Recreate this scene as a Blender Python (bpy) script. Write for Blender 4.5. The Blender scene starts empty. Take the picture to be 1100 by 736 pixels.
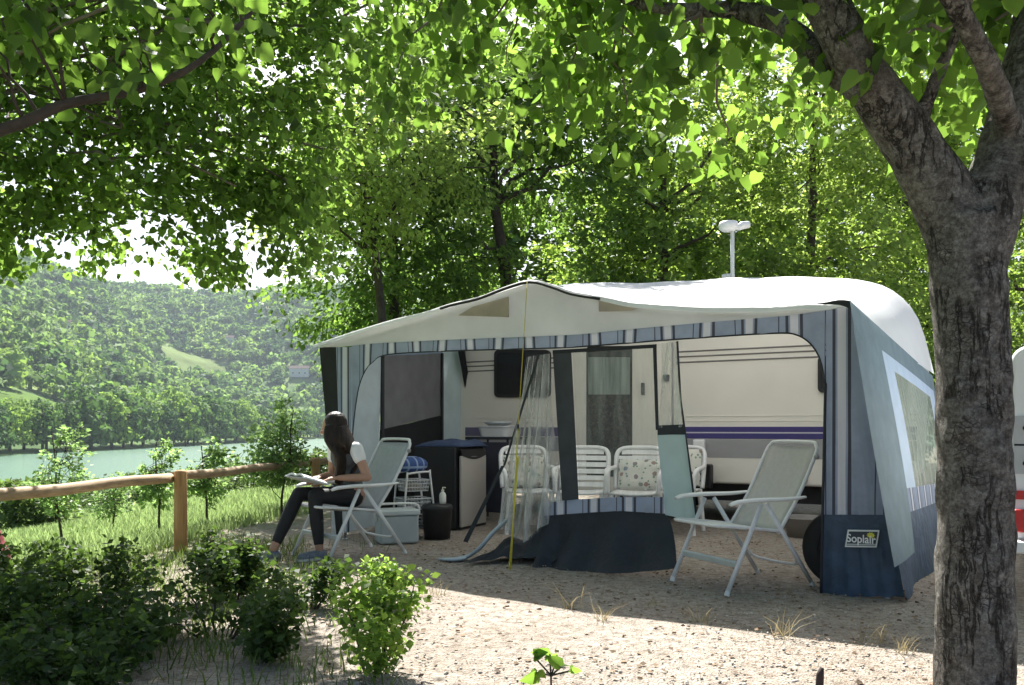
import bpy, bmesh, math, random
import numpy as np
from mathutils import Vector, Matrix, Euler

C = bpy.context.scene.collection
scene = bpy.context.scene
EXPOSURE = 1.65
HAZE = 0.00014
rnd = random.Random(7)
rng = np.random.default_rng(11)
PI = math.pi

# ---------------------------------------------------------------- camera model
F = 900.0          # focal length in pixels of the 1100 px wide photograph
CX, HY = 550.0, 460.0
EYE = 1.06
SUN = Vector((-0.15, 0.847, 1.0)).normalized()      # direction towards the sun

def at(px, py, Y):
    return Vector(((px - CX) / F * Y, Y, EYE + (HY - py) / F * Y))

def gnd(px, py, z=0.0):
    Y = F * (EYE - z) / (py - HY)
    return Vector(((px - CX) / F * Y, Y, z))

class VPlane:
    """vertical plane through two ground points; n points away from the camera"""
    def __init__(s, A, B):
        s.A = Vector((A[0], A[1], 0)); B = Vector((B[0], B[1], 0))
        s.t = (B - s.A).normalized(); s.L = (B - s.A).length
        s.n = Vector((-s.t.y, s.t.x, 0))
        if s.n.dot(s.A) < 0: s.n = -s.n
    def px(s, px, py, d=0.0):
        r = Vector(((px - CX) / F, 1.0, (HY - py) / F))
        o = Vector((0, 0, EYE))
        k = (s.A - o).dot(s.n) / r.dot(s.n)
        return o + r * k + s.n * d
    def sz(s, s_, z, d=0.0):
        return s.A + s.t * s_ + s.n * d + Vector((0, 0, z))
    def uv(s, P):
        return ((P - s.A).dot(s.t), P.z)

def plane_ab(a, b, px0, px1):
    def pt(px):
        u = (px - CX) / F; Y = 1.0 / (a + b * u)
        return (u * Y, Y)
    return VPlane(pt(px0), pt(px1))

AW = plane_ab(0.1469, 0.1035, 915, 345)      # awning front, s from right to left
CV = plane_ab(0.0961, 0.0577, 990, 488)      # caravan side, s from right to left

# ---------------------------------------------------------------- mesh builder
class MB:
    def __init__(s): s.v = []; s.f = []; s.uv = {}; s.mi = []
    def add(s, vs, fs, mi=0):
        o = len(s.v); s.v += [tuple(p) for p in vs]
        for f in fs: s.f.append(tuple(i + o for i in f)); s.mi.append(mi)
        return o
    def box(s, c, size, R=None, mi=0):
        hx, hy, hz = [k / 2 for k in size]; c = Vector(c)
        vs = [Vector((x, y, z)) for x in (-hx, hx) for y in (-hy, hy) for z in (-hz, hz)]
        if R is not None: vs = [R @ p for p in vs]
        s.add([c + p for p in vs], [(0, 1, 3, 2), (4, 6, 7, 5), (0, 4, 5, 1), (2, 3, 7, 6), (0, 2, 6, 4), (1, 5, 7, 3)], mi)
        return s
    def tube(s, pts, r, seg=8, caps=True, mi=0, jitter=0, flat=1.0):
        pts = [Vector(p) for p in pts]; n = len(pts)
        rs = r if isinstance(r, (list, tuple)) else [r] * n
        up = None; vs = []
        for i, p in enumerate(pts):
            d = (pts[min(i + 1, n - 1)] - pts[max(i - 1, 0)])
            d = d.normalized() if d.length > 1e-9 else Vector((0, 0, 1))
            if up is None:
                up = Vector((0, 0, 1)) if abs(d.z) < .9 else Vector((1, 0, 0))
            a = d.cross(up)
            if a.length < 1e-4: a = d.orthogonal()
            a.normalize(); b = a.cross(d).normalized(); up = b
            for k in range(seg):
                an = 2 * PI * k / seg
                rr = rs[i] * (1 + (rnd.uniform(-jitter, jitter) if jitter else 0))
                vs.append(p + a * math.cos(an) * rr + b * math.sin(an) * rr * flat)
        fs = []
        for i in range(n - 1):
            for k in range(seg):
                k2 = (k + 1) % seg
                fs.append((i * seg + k, i * seg + k2, (i + 1) * seg + k2, (i + 1) * seg + k))
        if caps:
            fs.append(tuple(range(seg - 1, -1, -1))); fs.append(tuple((n - 1) * seg + k for k in range(seg)))
        s.add(vs, fs, mi); return s
    def ball(s, c, r, R=None, seg=14, rings=9, mi=0):
        c = Vector(c); r = r if isinstance(r, (tuple, list)) else (r, r, r)
        vs = []
        for i in range(rings + 1):
            th = PI * i / rings
            for k in range(seg):
                ph = 2 * PI * k / seg
                p = Vector((r[0] * math.sin(th) * math.cos(ph), r[1] * math.sin(th) * math.sin(ph), r[2] * math.cos(th)))
                vs.append(c + (R @ p if R is not None else p))
        fs = [(i * seg + k, (i + 1) * seg + k, (i + 1) * seg + (k + 1) % seg, i * seg + (k + 1) % seg) for i in range(rings) for k in range(seg)]
        s.add(vs, fs, mi); return s
    def lathe(s, c, prof, seg=24, R=None, mi=0):
        c = Vector(c); vs = []
        for (r, z) in prof:
            for k in range(seg):
                p = Vector((r * math.cos(2 * PI * k / seg), r * math.sin(2 * PI * k / seg), z))
                vs.append(c + (R @ p if R is not None else p))
        n = len(prof)
        s.add(vs, [(i * seg + k, i * seg + (k + 1) % seg, (i + 1) * seg + (k + 1) % seg, (i + 1) * seg + k) for i in range(n - 1) for k in range(seg)], mi)
        return s
    def prism(s, pts, off, mi=0):
        """polygon pts extruded by the vector off (closed)"""
        pts = [Vector(p) for p in pts]; n = len(pts); off = Vector(off)
        s.add(pts + [p + off for p in pts],
              [tuple(range(n - 1, -1, -1)), tuple(range(n, 2 * n))] + [(i, (i + 1) % n, n + (i + 1) % n, n + i) for i in range(n)], mi)
        return s
    def grid(s, rows, uvf=None, mi=0):
        """rows: list of equally long lists of points"""
        n = len(rows[0]); vs = [p for r in rows for p in r]
        fs = [(i * n + k, i * n + k + 1, (i + 1) * n + k + 1, (i + 1) * n + k) for i in range(len(rows) - 1) for k in range(n - 1)]
        o = s.add(vs, fs, mi)
        if uvf:
            for i, p in enumerate(vs): s.uv[o + i] = uvf(Vector(p))
        return s
    def build(s, name, mats, parent=None, smooth=False, bevel=0, bseg=2, solid=0, voxel=0, sm_it=0, subsurf=0):
        me = bpy.data.meshes.new(name)
        me.from_pydata(s.v, [], s.f); me.update()
        mats = mats if isinstance(mats, (list, tuple)) else [mats]
        for m in mats: me.materials.append(m)
        if len(mats) > 1:
            me.polygons.foreach_set('material_index', s.mi)
        if s.uv:
            uvl = me.uv_layers.new(name='UVMap')
            for l in me.loops: uvl.data[l.index].uv = s.uv.get(l.vertex_index, (0, 0))
        bm = bmesh.new(); bm.from_mesh(me)
        bmesh.ops.recalc_face_normals(bm, faces=bm.faces); bm.to_mesh(me); bm.free()
        if smooth: me.polygons.foreach_set('use_smooth', [True] * len(me.polygons))
        o = bpy.data.objects.new(name, me); C.objects.link(o)
        if voxel:
            m = o.modifiers.new('remesh', 'REMESH'); m.mode = 'VOXEL'; m.voxel_size = voxel; m.use_smooth_shade = True
            if sm_it:
                m = o.modifiers.new('smooth', 'SMOOTH'); m.iterations = sm_it; m.factor = .5
        if bevel:
            m = o.modifiers.new('bevel', 'BEVEL'); m.width = bevel; m.segments = bseg; m.limit_method = 'ANGLE'; m.angle_limit = math.radians(40)
            if not smooth:
                me.polygons.foreach_set('use_smooth', [True] * len(me.polygons)); m.harden_normals = True
        if subsurf:
            m = o.modifiers.new('sub', 'SUBSURF'); m.levels = subsurf; m.render_levels = subsurf
        if solid:
            m = o.modifiers.new('solid', 'SOLIDIFY'); m.thickness = solid; m.offset = 0
        if parent is not None:
            o.parent = parent; o.matrix_parent_inverse = parent_inv(parent)
        return o

def parent_inv(p):
    M = Matrix.Identity(4); q = p
    while q is not None:
        M = q.matrix_basis @ M if q.parent is None else q.matrix_parent_inverse @ q.matrix_basis @ M
        q = q.parent
    return M.inverted()

def tag(o, label=None, cat=None, group=None, kind=None):
    if label: o['label'] = label
    if cat: o['category'] = cat
    if group: o['group'] = group
    if kind: o['kind'] = kind
    return o

def empty(name, loc, label, cat, group=None):
    o = bpy.data.objects.new(name, None); C.objects.link(o); o.location = loc
    o.empty_display_size = .1
    return tag(o, label, cat, group)

def kids(o): return [c for c in bpy.data.objects if c.parent == o]

def copy_tree(o, parent=None):
    ch = kids(o)
    c = o.copy(); C.objects.link(c)
    if parent is not None: c.parent = parent
    for k in ch: copy_tree(k, c)
    return c

def np_mesh(name, V, Q, mat, parent=None, smooth=False):
    """V (n,3) float, Q (m,4) int"""
    me = bpy.data.meshes.new(name)
    me.vertices.add(len(V)); me.vertices.foreach_set('co', np.ascontiguousarray(V, dtype=np.float32).ravel())
    m, k = Q.shape
    me.loops.add(m * k); me.loops.foreach_set('vertex_index', np.ascontiguousarray(Q, dtype=np.int32).ravel())
    me.polygons.add(m); me.polygons.foreach_set('loop_start', np.arange(0, m * k, k, dtype=np.int32))
    if smooth: me.polygons.foreach_set('use_smooth', np.ones(m, dtype=bool))
    me.update(calc_edges=True); me.validate()
    for q in (mat if isinstance(mat, list) else [mat]): me.materials.append(q)
    o = bpy.data.objects.new(name, me); C.objects.link(o)
    if parent is not None: o.parent = parent; o.matrix_parent_inverse = parent_inv(parent)
    return o

# ---------------------------------------------------------------- materials
class NT:
    def __init__(s, name):
        s.m = bpy.data.materials.new(name); s.m.use_nodes = True
        s.t = s.m.node_tree; s.t.nodes.clear(); s.out = s.n('ShaderNodeOutputMaterial')
    def n(s, typ, ins=None, **kw):
        nd = s.t.nodes.new(typ)
        for k, v in kw.items(): setattr(nd, k, v)
        for k, v in (ins or {}).items():
            i = nd.inputs[k]
            if isinstance(v, bpy.types.NodeSocket): s.t.links.new(v, i)
            else: i.default_value = v
        return nd
    def ramp(s, fac, stops):
        nd = s.n('ShaderNodeValToRGB', {'Fac': fac}); e = nd.color_ramp.elements
        while len(e) < len(stops): e.new(.5)
        for i, (p, c) in enumerate(stops):
            e[i].position = p; e[i].color = (*c, 1) if len(c) == 3 else c
        return nd.outputs['Color']
    def mixc(s, fac, a, b, typ='MIX'):
        nd = s.n('ShaderNodeMix', data_type='RGBA', blend_type=typ)
        for sock, v in ((nd.inputs[0], fac), (nd.inputs[6], a), (nd.inputs[7], b)):
            if isinstance(v, bpy.types.NodeSocket): s.t.links.new(v, sock)
            else: sock.default_value = v if not isinstance(v, tuple) or len(v) == 4 else (*v, 1)
        return nd.outputs[2]
    def math(s, op, a, b=0.0, c=0.0):
        nd = s.n('ShaderNodeMath', operation=op)
        for i, v in enumerate((a, b, c)):
            if isinstance(v, bpy.types.NodeSocket): s.t.links.new(v, nd.inputs[i])
            else: nd.inputs[i].default_value = v
        return nd.outputs[0]
    def noise(s, scale, detail=4, vec=None, rough=.55):
        ins = {'Scale': scale, 'Detail': detail, 'Roughness': rough}
        if vec is not None: ins['Vector'] = vec
        return s.n('ShaderNodeTexNoise', ins)
    def coord(s, which='Object'): return s.n('ShaderNodeTexCoord').outputs[which]
    def bump(s, h, strength, dist=.01):
        return s.n('ShaderNodeBump', {'Height': h, 'Strength': strength, 'Distance': dist}).outputs[0]
    def finish(s, sh): s.t.links.new(sh, s.out.inputs['Surface']); return s.m

def pmat(name, col, rough=.6, var=.18, scale=6, bump=0, bscale=40, metal=0, transl=0, tcol=None, spec=.5, bdist=.01):
    g = NT(name); co = g.coord()
    nz = g.noise(scale, 5, co).outputs['Fac']
    lo = tuple(max(0, c * (1 - var)) for c in col); hi = tuple(min(1, c * (1 + var)) for c in col)
    c = g.ramp(nz, [(.3, lo), (.7, hi)])
    ins = {'Base Color': c, 'Roughness': rough, 'Metallic': metal, 'Specular IOR Level': spec}
    if bump: ins['Normal'] = g.bump(g.noise(bscale, 4, co).outputs['Fac'], bump, bdist)
    p = g.n('ShaderNodeBsdfPrincipled', ins).outputs[0]
    if transl:
        tc = g.mixc(1.0, c, tcol or (1, 1, 1), 'MULTIPLY')
        t = g.n('ShaderNodeBsdfTranslucent', {'Color': tc}).outputs[0]
        p = g.n('ShaderNodeMixShader', {0: transl, 1: p, 2: t}).outputs[0]
    return g.finish(p)

def leaf_mat(name, a, b, ty, transl=.5, rough=.5, spec=.28):
    """a..b reflectance range by leaf, ty light passing through"""
    g = NT(name)
    r = g.n('ShaderNodeNewGeometry').outputs['Random Per Island']
    c = g.ramp(r, [(0, a), (.7, b), (1, tuple(min(1, x * 1.25) for x in b))])
    r2 = g.math('FRACT', g.math('MULTIPLY', r, 37.7))
    t1 = g.ramp(r2, [(0, tuple(x * .32 for x in ty)), (.45, tuple(x * .7 for x in ty)), (1, ty)])
    p = g.n('ShaderNodeBsdfPrincipled', {'Base Color': c, 'Roughness': rough, 'Specular IOR Level': spec}).outputs[0]
    t = g.n('ShaderNodeBsdfTranslucent', {'Color': t1}).outputs[0]
    return g.finish(g.n('ShaderNodeMixShader', {0: transl, 1: p, 2: t}).outputs[0])

def stripe_mat(name, base, white, dark, period=.33, off=0.0, w=.07, transl=.25):
    g = NT(name)
    uv = g.n('ShaderNodeUVMap').outputs[0]
    u = g.n('ShaderNodeSeparateXYZ', {0: uv}).outputs[0]
    f = g.math('MULTIPLY', g.math('FRACT', g.math('MULTIPLY', g.math('ADD', u, 50 + off), 1 / period)), period)
    x = g.math('DIVIDE', f, period)
    p = w / period; e = .022 / period
    nz = g.noise(5, 4, g.coord()).outputs['Fac']
    bb = g.ramp(nz, [(.3, tuple(c * .85 for c in base)), (.7, tuple(min(1, c * 1.12) for c in base))])
    r = g.n('ShaderNodeValToRGB', {'Fac': x}); r.color_ramp.interpolation = 'CONSTANT'
    stops = [(0, 0), (.25, .5), (.25 + .9 * e, 0), (.25 + 1.4 * e, 1), (.25 + 1.4 * e + p, 0), (.25 + 1.9 * e + p, .5), (.25 + 2.8 * e + p, 0), (.76, .25), (.76 + .3 * e, 0)]
    el = r.color_ramp.elements
    while len(el) < len(stops): el.new(.99)
    for i, (q, v) in enumerate(stops): el[i].position = q; el[i].color = (v, v, v, 1)
    v = r.outputs[0]
    isw = g.math('GREATER_THAN', v, .8); isd = g.math('MULTIPLY', g.math('GREATER_THAN', v, .15), g.math('LESS_THAN', v, .8))
    c = g.mixc(isd, bb, dark); c = g.mixc(isw, c, white)
    bp = g.bump(g.noise(9, 3, g.coord()).outputs['Fac'], .5, .03)
    pr = g.n('ShaderNodeBsdfPrincipled', {'Base Color': c, 'Roughness': .7, 'Normal': bp, 'Specular IOR Level': .25}).outputs[0]
    t = g.n('ShaderNodeBsdfTranslucent', {'Color': c}).outputs[0]
    return g.finish(g.n('ShaderNodeMixShader', {0: transl, 1: pr, 2: t}).outputs[0])

def clear_mat(name, tint, amount, rough=.12, bump=.4, cloud=.3, col=(.75, .77, .74)):
    g = NT(name); co = g.coord()
    mp = g.n('ShaderNodeMapping', {'Vector': co, 'Scale': (14, 14, 3)}).outputs[0]
    nz = g.noise(1, 5, mp).outputs['Fac']
    bp = g.bump(nz, bump, .03)
    tr = g.n('ShaderNodeBsdfTransparent', {'Color': (*tint, 1)}).outputs[0]
    gl = g.n('ShaderNodeBsdfPrincipled', {'Base Color': (*col, 1), 'Roughness': rough, 'Normal': bp}).outputs[0]
    fr = g.n('ShaderNodeLayerWeight', {'Blend': .25, 'Normal': bp}).outputs['Facing']
    k = g.math('ADD', g.math('MULTIPLY', fr, .55), g.math('MULTIPLY', g.ramp(nz, [(.42, (0, 0, 0)), (.72, (1, 1, 1))]), cloud))
    k = g.math('MINIMUM', g.math('ADD', k, amount), .9)
    return g.finish(g.n('ShaderNodeMixShader', {0: k, 1: tr, 2: gl}).outputs[0])
# ================================================================ WORLD, CAMERA, LIGHT
w = bpy.data.worlds.new('World'); scene.world = w; w.use_nodes = True
nt = w.node_tree; nt.nodes.clear()
sky = nt.nodes.new('ShaderNodeTexSky'); sky.sky_type = 'NISHITA'; sky.sun_disc = False
sky.sun_elevation = math.asin(SUN.z); sky.sun_rotation = math.atan2(SUN.x, SUN.y)
sky.dust_density = 3.0; sky.air_density = 1.0; sky.ozone_density = 1.0
bg = nt.nodes.new('ShaderNodeBackground'); bg.inputs['Strength'].default_value = 0.072
wo = nt.nodes.new('ShaderNodeOutputWorld')
nt.links.new(sky.outputs[0], bg.inputs['Color']); nt.links.new(bg.outputs[0], wo.inputs['Surface'])

sl = bpy.data.lights.new('sun', 'SUN'); sl.energy = 5.0; sl.angle = math.radians(.5); sl.color = (1, .975, .925)
so = bpy.data.objects.new('sun', sl); C.objects.link(so)
so.rotation_euler = (-SUN).to_track_quat('-Z', 'Y').to_euler(); so.location = (5, 5, 20)

cam = bpy.data.cameras.new('camera'); co_ = bpy.data.objects.new('camera', cam); C.objects.link(co_)
cam.sensor_width = 36; cam.lens = 36 * F / 1100; cam.shift_y = (HY - 368) / 1100
cam.clip_start = .05; cam.clip_end = 8000
co_.location = (0, 0, EYE); co_.rotation_euler = (PI / 2, 0, 0)
scene.camera = co_

vs = scene.view_settings
scene.display_settings.display_device = 'sRGB'
vs.view_transform = 'Standard'; vs.look = 'None'; vs.exposure = EXPOSURE; vs.gamma = 1; vs.use_curve_mapping = False
cy = scene.cycles
cy.use_denoising = True; cy.max_bounces = 8; cy.transparent_max_bounces = 24; cy.transmission_bounces = 6
cy.diffuse_bounces = 4; cy.glossy_bounces = 3; cy.volume_bounces = 0
cy.sample_clamp_indirect = 8

# ================================================================ TERRAIN
def fence_x(Y): return -3.235 + .147 * (Y - 5.29)
WATER = -7.0
def smax(a, b, k): return .5 * (a + b + np.sqrt((a - b) ** 2 + k * k))
def bankd(X, Y):
    """metres beyond the far bank of the river"""
    return smax(-X - 150.0, Y - 800.0, 60.0) - 6
def terrain(X, Y):
    X = np.asarray(X, float); Y = np.asarray(Y, float)
    q = (fence_x(np.clip(Y, -10, 60)) - X) - .35
    z = -np.maximum(q, 0) * .128
    z = z - .05 * (1 - np.exp(-np.maximum(q, 0) * 2))
    far = np.clip((Y - 40) / 60, 0, 1)                   # beyond the pitch the bank falls too
    z = np.minimum(z, -far * np.clip((Y - 40) * .08, 0, 9))
    und = .05 * np.sin(X * .9 + 1.3) * np.cos(Y * .7) * np.clip(q / 2, 0, 1)
    z = np.maximum(z + und, -9.0)
    d = bankd(X, Y)
    prof = np.interp(d, [-400, -20, 0, 40, 80, 200, 330, 440, 520, 640, 1200], [-9, -9, -6.4, 3, 17, 62, 135, 196, 216, 226, 230])
    prof = prof + np.clip(d / 200, 0, 1) * (7 * np.sin(X * .021 + Y * .006) + 6 * np.sin(Y * .013 + 1) + 3 * np.sin(X * .05 - Y * .031))
    prof = prof - np.clip((d - 250) / 300, 0, 1) * np.clip((Y - 700) / 600, -.25, .3) * 12
    k = np.clip((d + 25) / 20, 0, 1)
    return z * (1 - k) + np.maximum(prof, z) * k

def tz(x, y): return float(terrain(x, y))

def axis(parts):
    out = []
    for a, b, n in parts: out += list(np.linspace(a, b, n, endpoint=False))
    return np.array(out + [parts[-1][1]])
gx = axis([(-1800, -700, 14), (-700, -150, 56), (-150, -20, 28), (-20, -6, 24), (-6, 6, 60), (6, 30, 16), (30, 400, 20), (400, 1500, 10)])
gy = axis([(-60, 0, 10), (0, 12, 60), (12, 30, 30), (30, 100, 20), (100, 900, 70), (900, 1700, 50), (1700, 2600, 10)])
GX, GY = np.meshgrid(gx, gy)
GZ = terrain(GX, GY)
# slight unevenness of the pitch itself
near = (np.abs(GX) < 8) & (GY < 14) & (GY > 0)
GZ = GZ + near * (.012 * np.sin(GX * 2.1 + 1) * np.sin(GY * 1.7))
nx, ny = len(gx), len(gy)
idx = np.arange(nx * ny).reshape(ny, nx)
Q = np.stack([idx[:-1, :-1], idx[:-1, 1:], idx[1:, 1:], idx[1:, :-1]], -1).reshape(-1, 4)
V = np.stack([GX, GY, GZ], -1).reshape(-1, 3)

def ground_mat():
    g = NT('ground_soil'); co = g.coord()
    sp = g.n('ShaderNodeSeparateXYZ', {0: co}); X, Y, Z = sp.outputs
    # gravel of the pitch
    n1 = g.noise(1.1, 6, co).outputs['Fac']; n2 = g.noise(16, 6, co, .7).outputs['Fac']; n3 = g.noise(90, 3, co).outputs['Fac']
    grav = g.ramp(n2, [(.28, (.17, .14, .115)), (.46, (.36, .315, .27)), (.6, (.45, .405, .355)), (.8, (.55, .505, .45))])
    vor = g.n('ShaderNodeTexVoronoi', {'Vector': co, 'Scale': 105.0})
    peb = g.ramp(g.n('ShaderNodeSeparateColor', {0: vor.outputs['Color']}).outputs[0], [(0, (.62, .61, .60)), (.35, (.96, .95, .93)), (1, (1.22, 1.19, 1.14))])
    grav = g.mixc(.75, grav, peb, 'MULTIPLY')
    leafm = g.n('ShaderNodeTexVoronoi', {'Vector': co, 'Scale': 21.0, 'Randomness': 1.0})
    spot = g.math('MULTIPLY', g.math('LESS_THAN', leafm.outputs['Distance'], .22), g.math('GREATER_THAN', n1, .5))
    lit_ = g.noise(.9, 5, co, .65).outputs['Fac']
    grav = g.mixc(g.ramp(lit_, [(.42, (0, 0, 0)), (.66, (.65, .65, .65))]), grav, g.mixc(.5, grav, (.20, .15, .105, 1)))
    grav = g.mixc(g.math('MULTIPLY', spot, .55), grav, (.16, .095, .05, 1))
    # greener soil towards the fence and under the shrubs
    q = g.math('SUBTRACT', g.math('MULTIPLY_ADD', Y, .147, -4.013), X)      # metres left of the fence
    gm = g.math('ADD', g.math('MULTIPLY', q, .55), g.math('MULTIPLY_ADD', n1, 2.2, -.75))
    gm = g.n('ShaderNodeClamp', {0: gm}).outputs[0]
    grass = g.ramp(g.noise(3.5, 6, co).outputs['Fac'], [(.3, (.09, .15, .045)), (.5, (.17, .24, .08)), (.72, (.28, .33, .14))])
    near_c = g.mixc(gm, grav, grass)
    # far side: meadow, woodland floor
    fn = g.noise(.018, 5, co).outputs['Fac']
    farc = g.ramp(fn, [(.38, (.04, .07, .025)), (.5, (.07, .12, .04)), (.62, (.15, .21, .07)), (.75, (.22, .26, .09))])
    fm = g.n('ShaderNodeMapRange', {0: g.math('MULTIPLY', X, -1.0), 1: 40.0, 2: 75.0}).outputs[0]
    fy = g.n('ShaderNodeMapRange', {0: Y, 1: 40.0, 2: 90.0}).outputs[0]
    c = g.mixc(g.math('MAXIMUM', fm, fy), near_c, farc)
    bp = g.bump(g.math('ADD', g.math('MULTIPLY', vor.outputs['Distance'], -.6), g.math('ADD', n3, n2)), .9, .018)
    return g.finish(g.n('ShaderNodeBsdfPrincipled', {'Base Color': c, 'Roughness': .95, 'Specular IOR Level': .05, 'Normal': bp}).outputs[0])
o = np_mesh('ground', V, Q, ground_mat(), smooth=True); tag(o, kind='structure')

# river
g = NT('river_water'); co = g.coord()
bp = g.bump(g.noise(.35, 4, g.n('ShaderNodeMapping', {'Vector': co, 'Scale': (1, .35, 1)}).outputs[0]).outputs['Fac'], .10, 1.0)
wm = g.finish(g.n('ShaderNodeBsdfPrincipled', {'Base Color': (.10, .185, .13, 1), 'Roughness': .22, 'Normal': bp, 'IOR': 1.33}).outputs[0])
mb = MB(); mb.grid([[(x, y, WATER) for x in np.linspace(-420, 700, 12)] for y in np.linspace(30, 1000, 12)])
tag(mb.build('river', wm), kind='structure')

# field patches on the far slope: the ground there is open meadow
def drape(name, cx, cy, rx, ry, rot, col, lift=.5):
    n, m = 22, 7
    mb = MB(); rows = []
    for j in range(m + 1):
        r = j / m; row = []
        for i in range(n + 1):
            a = 2 * PI * i / n; k = r * (1 + .16 * math.sin(3 * a + cx) + .1 * math.sin(5 * a + cy))
            x = rx * k * math.cos(a); y = ry * k * math.sin(a)
            X = cx + x * math.cos(rot) - y * math.sin(rot); Y = cy + x * math.sin(rot) + y * math.cos(rot)
            row.append((X, Y, tz(X, Y) + lift))
        rows.append(row)
    mb.grid(rows)
    return tag(mb.build(name, pmat(name + '_grass', col, 1, .25, .05, spec=.0), smooth=True), kind='structure')
FIELDS = [(-208, 372, 36, 62, .1), (-255, 690, 48, 84, .35), (-365, 960, 44, 60, .3), (-120, 900, 50, 24, .2)]
for i, (fx, fy, rx, ry, ro) in enumerate(FIELDS):
    drape('field', fx, fy, rx, ry, ro, [(.11, .17, .05), (.12, .18, .055), (.14, .18, .07), (.12, .17, .055)][i])
def in_field(x, y):
    for fx, fy, rx, ry, ro in FIELDS:
        dx, dy = x - fx, y - fy
        u = dx * math.cos(ro) + dy * math.sin(ro); v = -dx * math.sin(ro) + dy * math.cos(ro)
        if (u / rx) ** 2 + (v / ry) ** 2 < 1.0: return True
    return False

# ================================================================ FOLIAGE TOOLS
def unit(n):
    d = rng.normal(size=(n, 3)); return d / np.linalg.norm(d, axis=1, keepdims=True)

LEAF = np.array([(0, .04, 0), (0, .46, -.02), (0, 1.08, -.14), (-.22, -.06, .05), (-.45, .20, .13), (-.36, .60, .06), (.22, -.06, .05), (.45, .20, .13), (.36, .60, .06)])
LEAFQ = np.array([(0, 1, 4, 3), (1, 2, 5, 4), (0, 6, 7, 1), (1, 7, 8, 2)])
DIA = np.array([(0, 0, 0), (.30, .5, .08), (0, 1, 0), (-.30, .5, .08)])
DIAQ = np.array([(0, 1, 2, 3)])
def leaves(P, size, droop=.6, heart=True, outward=None, wide=1.0):
    """leaf blades at points P: the tip hangs by droop, the face looks mostly up; returns V, Q"""
    n = len(P); T, TQ = (LEAF, LEAFQ) if heart else (DIA, DIAQ)
    s = size * rng.uniform(.45, 1.3, n)
    d = unit(n); d[:, 2] = d[:, 2] * .5 - droop
    if outward is not None: d += outward * .6
    d /= np.linalg.norm(d, axis=1, keepdims=True)
    up = unit(n) * .85; up[:, 2] += .75
    x = np.cross(d, up); x /= np.linalg.norm(x, axis=1, keepdims=True) + 1e-9
    z = np.cross(x, d)
    t = T[None] * s[:, None, None]
    t = t * np.stack([rng.uniform(.8, 1.12, n), np.ones(n), rng.uniform(-.6, 2.4, n)], -1)[:, None]
    V = P[:, None] + x[:, None] * t[..., :1] * wide + d[:, None] * t[..., 1:2] + z[:, None] * t[..., 2:3]
    k = len(T)
    Q = TQ[None] + (np.arange(n) * k)[:, None, None]
    return V.reshape(-1, 3), Q.reshape(-1, 4)

def in_ellipsoids(ells, n, shell=.45):
    """n points in the union of ellipsoids ((c),(r)), more of them towards the outside"""
    vol = np.array([r[0] * r[1] * r[2] for c, r in ells]); pick = rng.choice(len(ells), n, p=vol / vol.sum())
    cs = np.array([c for c, r in ells])[pick]; rs = np.array([r for c, r in ells])[pick]
    rad = rng.uniform(0, 1, n) ** shell
    u = unit(n)
    return cs + u * rs * rad[:, None], u

def pix(P):
    P = np.asarray(P); Y = np.maximum(P[:, 1], .05)
    return CX + F * P[:, 0] / Y, HY - F * (P[:, 2] - EYE) / Y

def clusters(centres, per, spread, flat=.7):
    n = len(centres) * per
    j = unit(n) * (rng.uniform(0, 1, n) ** .5)[:, None] * spread * np.repeat(rng.uniform(.6, 1.25, len(centres)), per)[:, None]
    j[:, 2] *= flat
    return np.repeat(centres, per, axis=0) + j

def join(parts):
    Vs, Qs, o = [], [], 0
    for V, Q in parts: Vs.append(V); Qs.append(Q + o); o += len(V)
    return np.concatenate(Vs), np.concatenate(Qs)

def limb(mb, a, b, r0, r1, sag=.0, n=6, wob=.06, seg=7):
    a, b = Vector(a), Vector(b); L = (b - a).length; pts = []
    for i in range(n + 1):
        t = i / n; p = a.lerp(b, t)
        if 0 < i < n: p += Vector((rnd.uniform(-1, 1), rnd.uniform(-1, 1), rnd.uniform(-1, 1))) * wob * L * .5
        p.z += sag * L * math.sin(PI * t)
        pts.append(p)
    mb.tube(pts, [r0 + (r1 - r0) * (i / n) ** .8 for i in range(n + 1)], seg)
    return pts
    return pts

bark_dark = pmat('bark_dark', (.055, .043, .033), .9, .4, 9, .8, 30)
bark_grey = pmat('bark_grey', (.16, .135, .11), .9, .4, 9, .8, 30)

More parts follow.
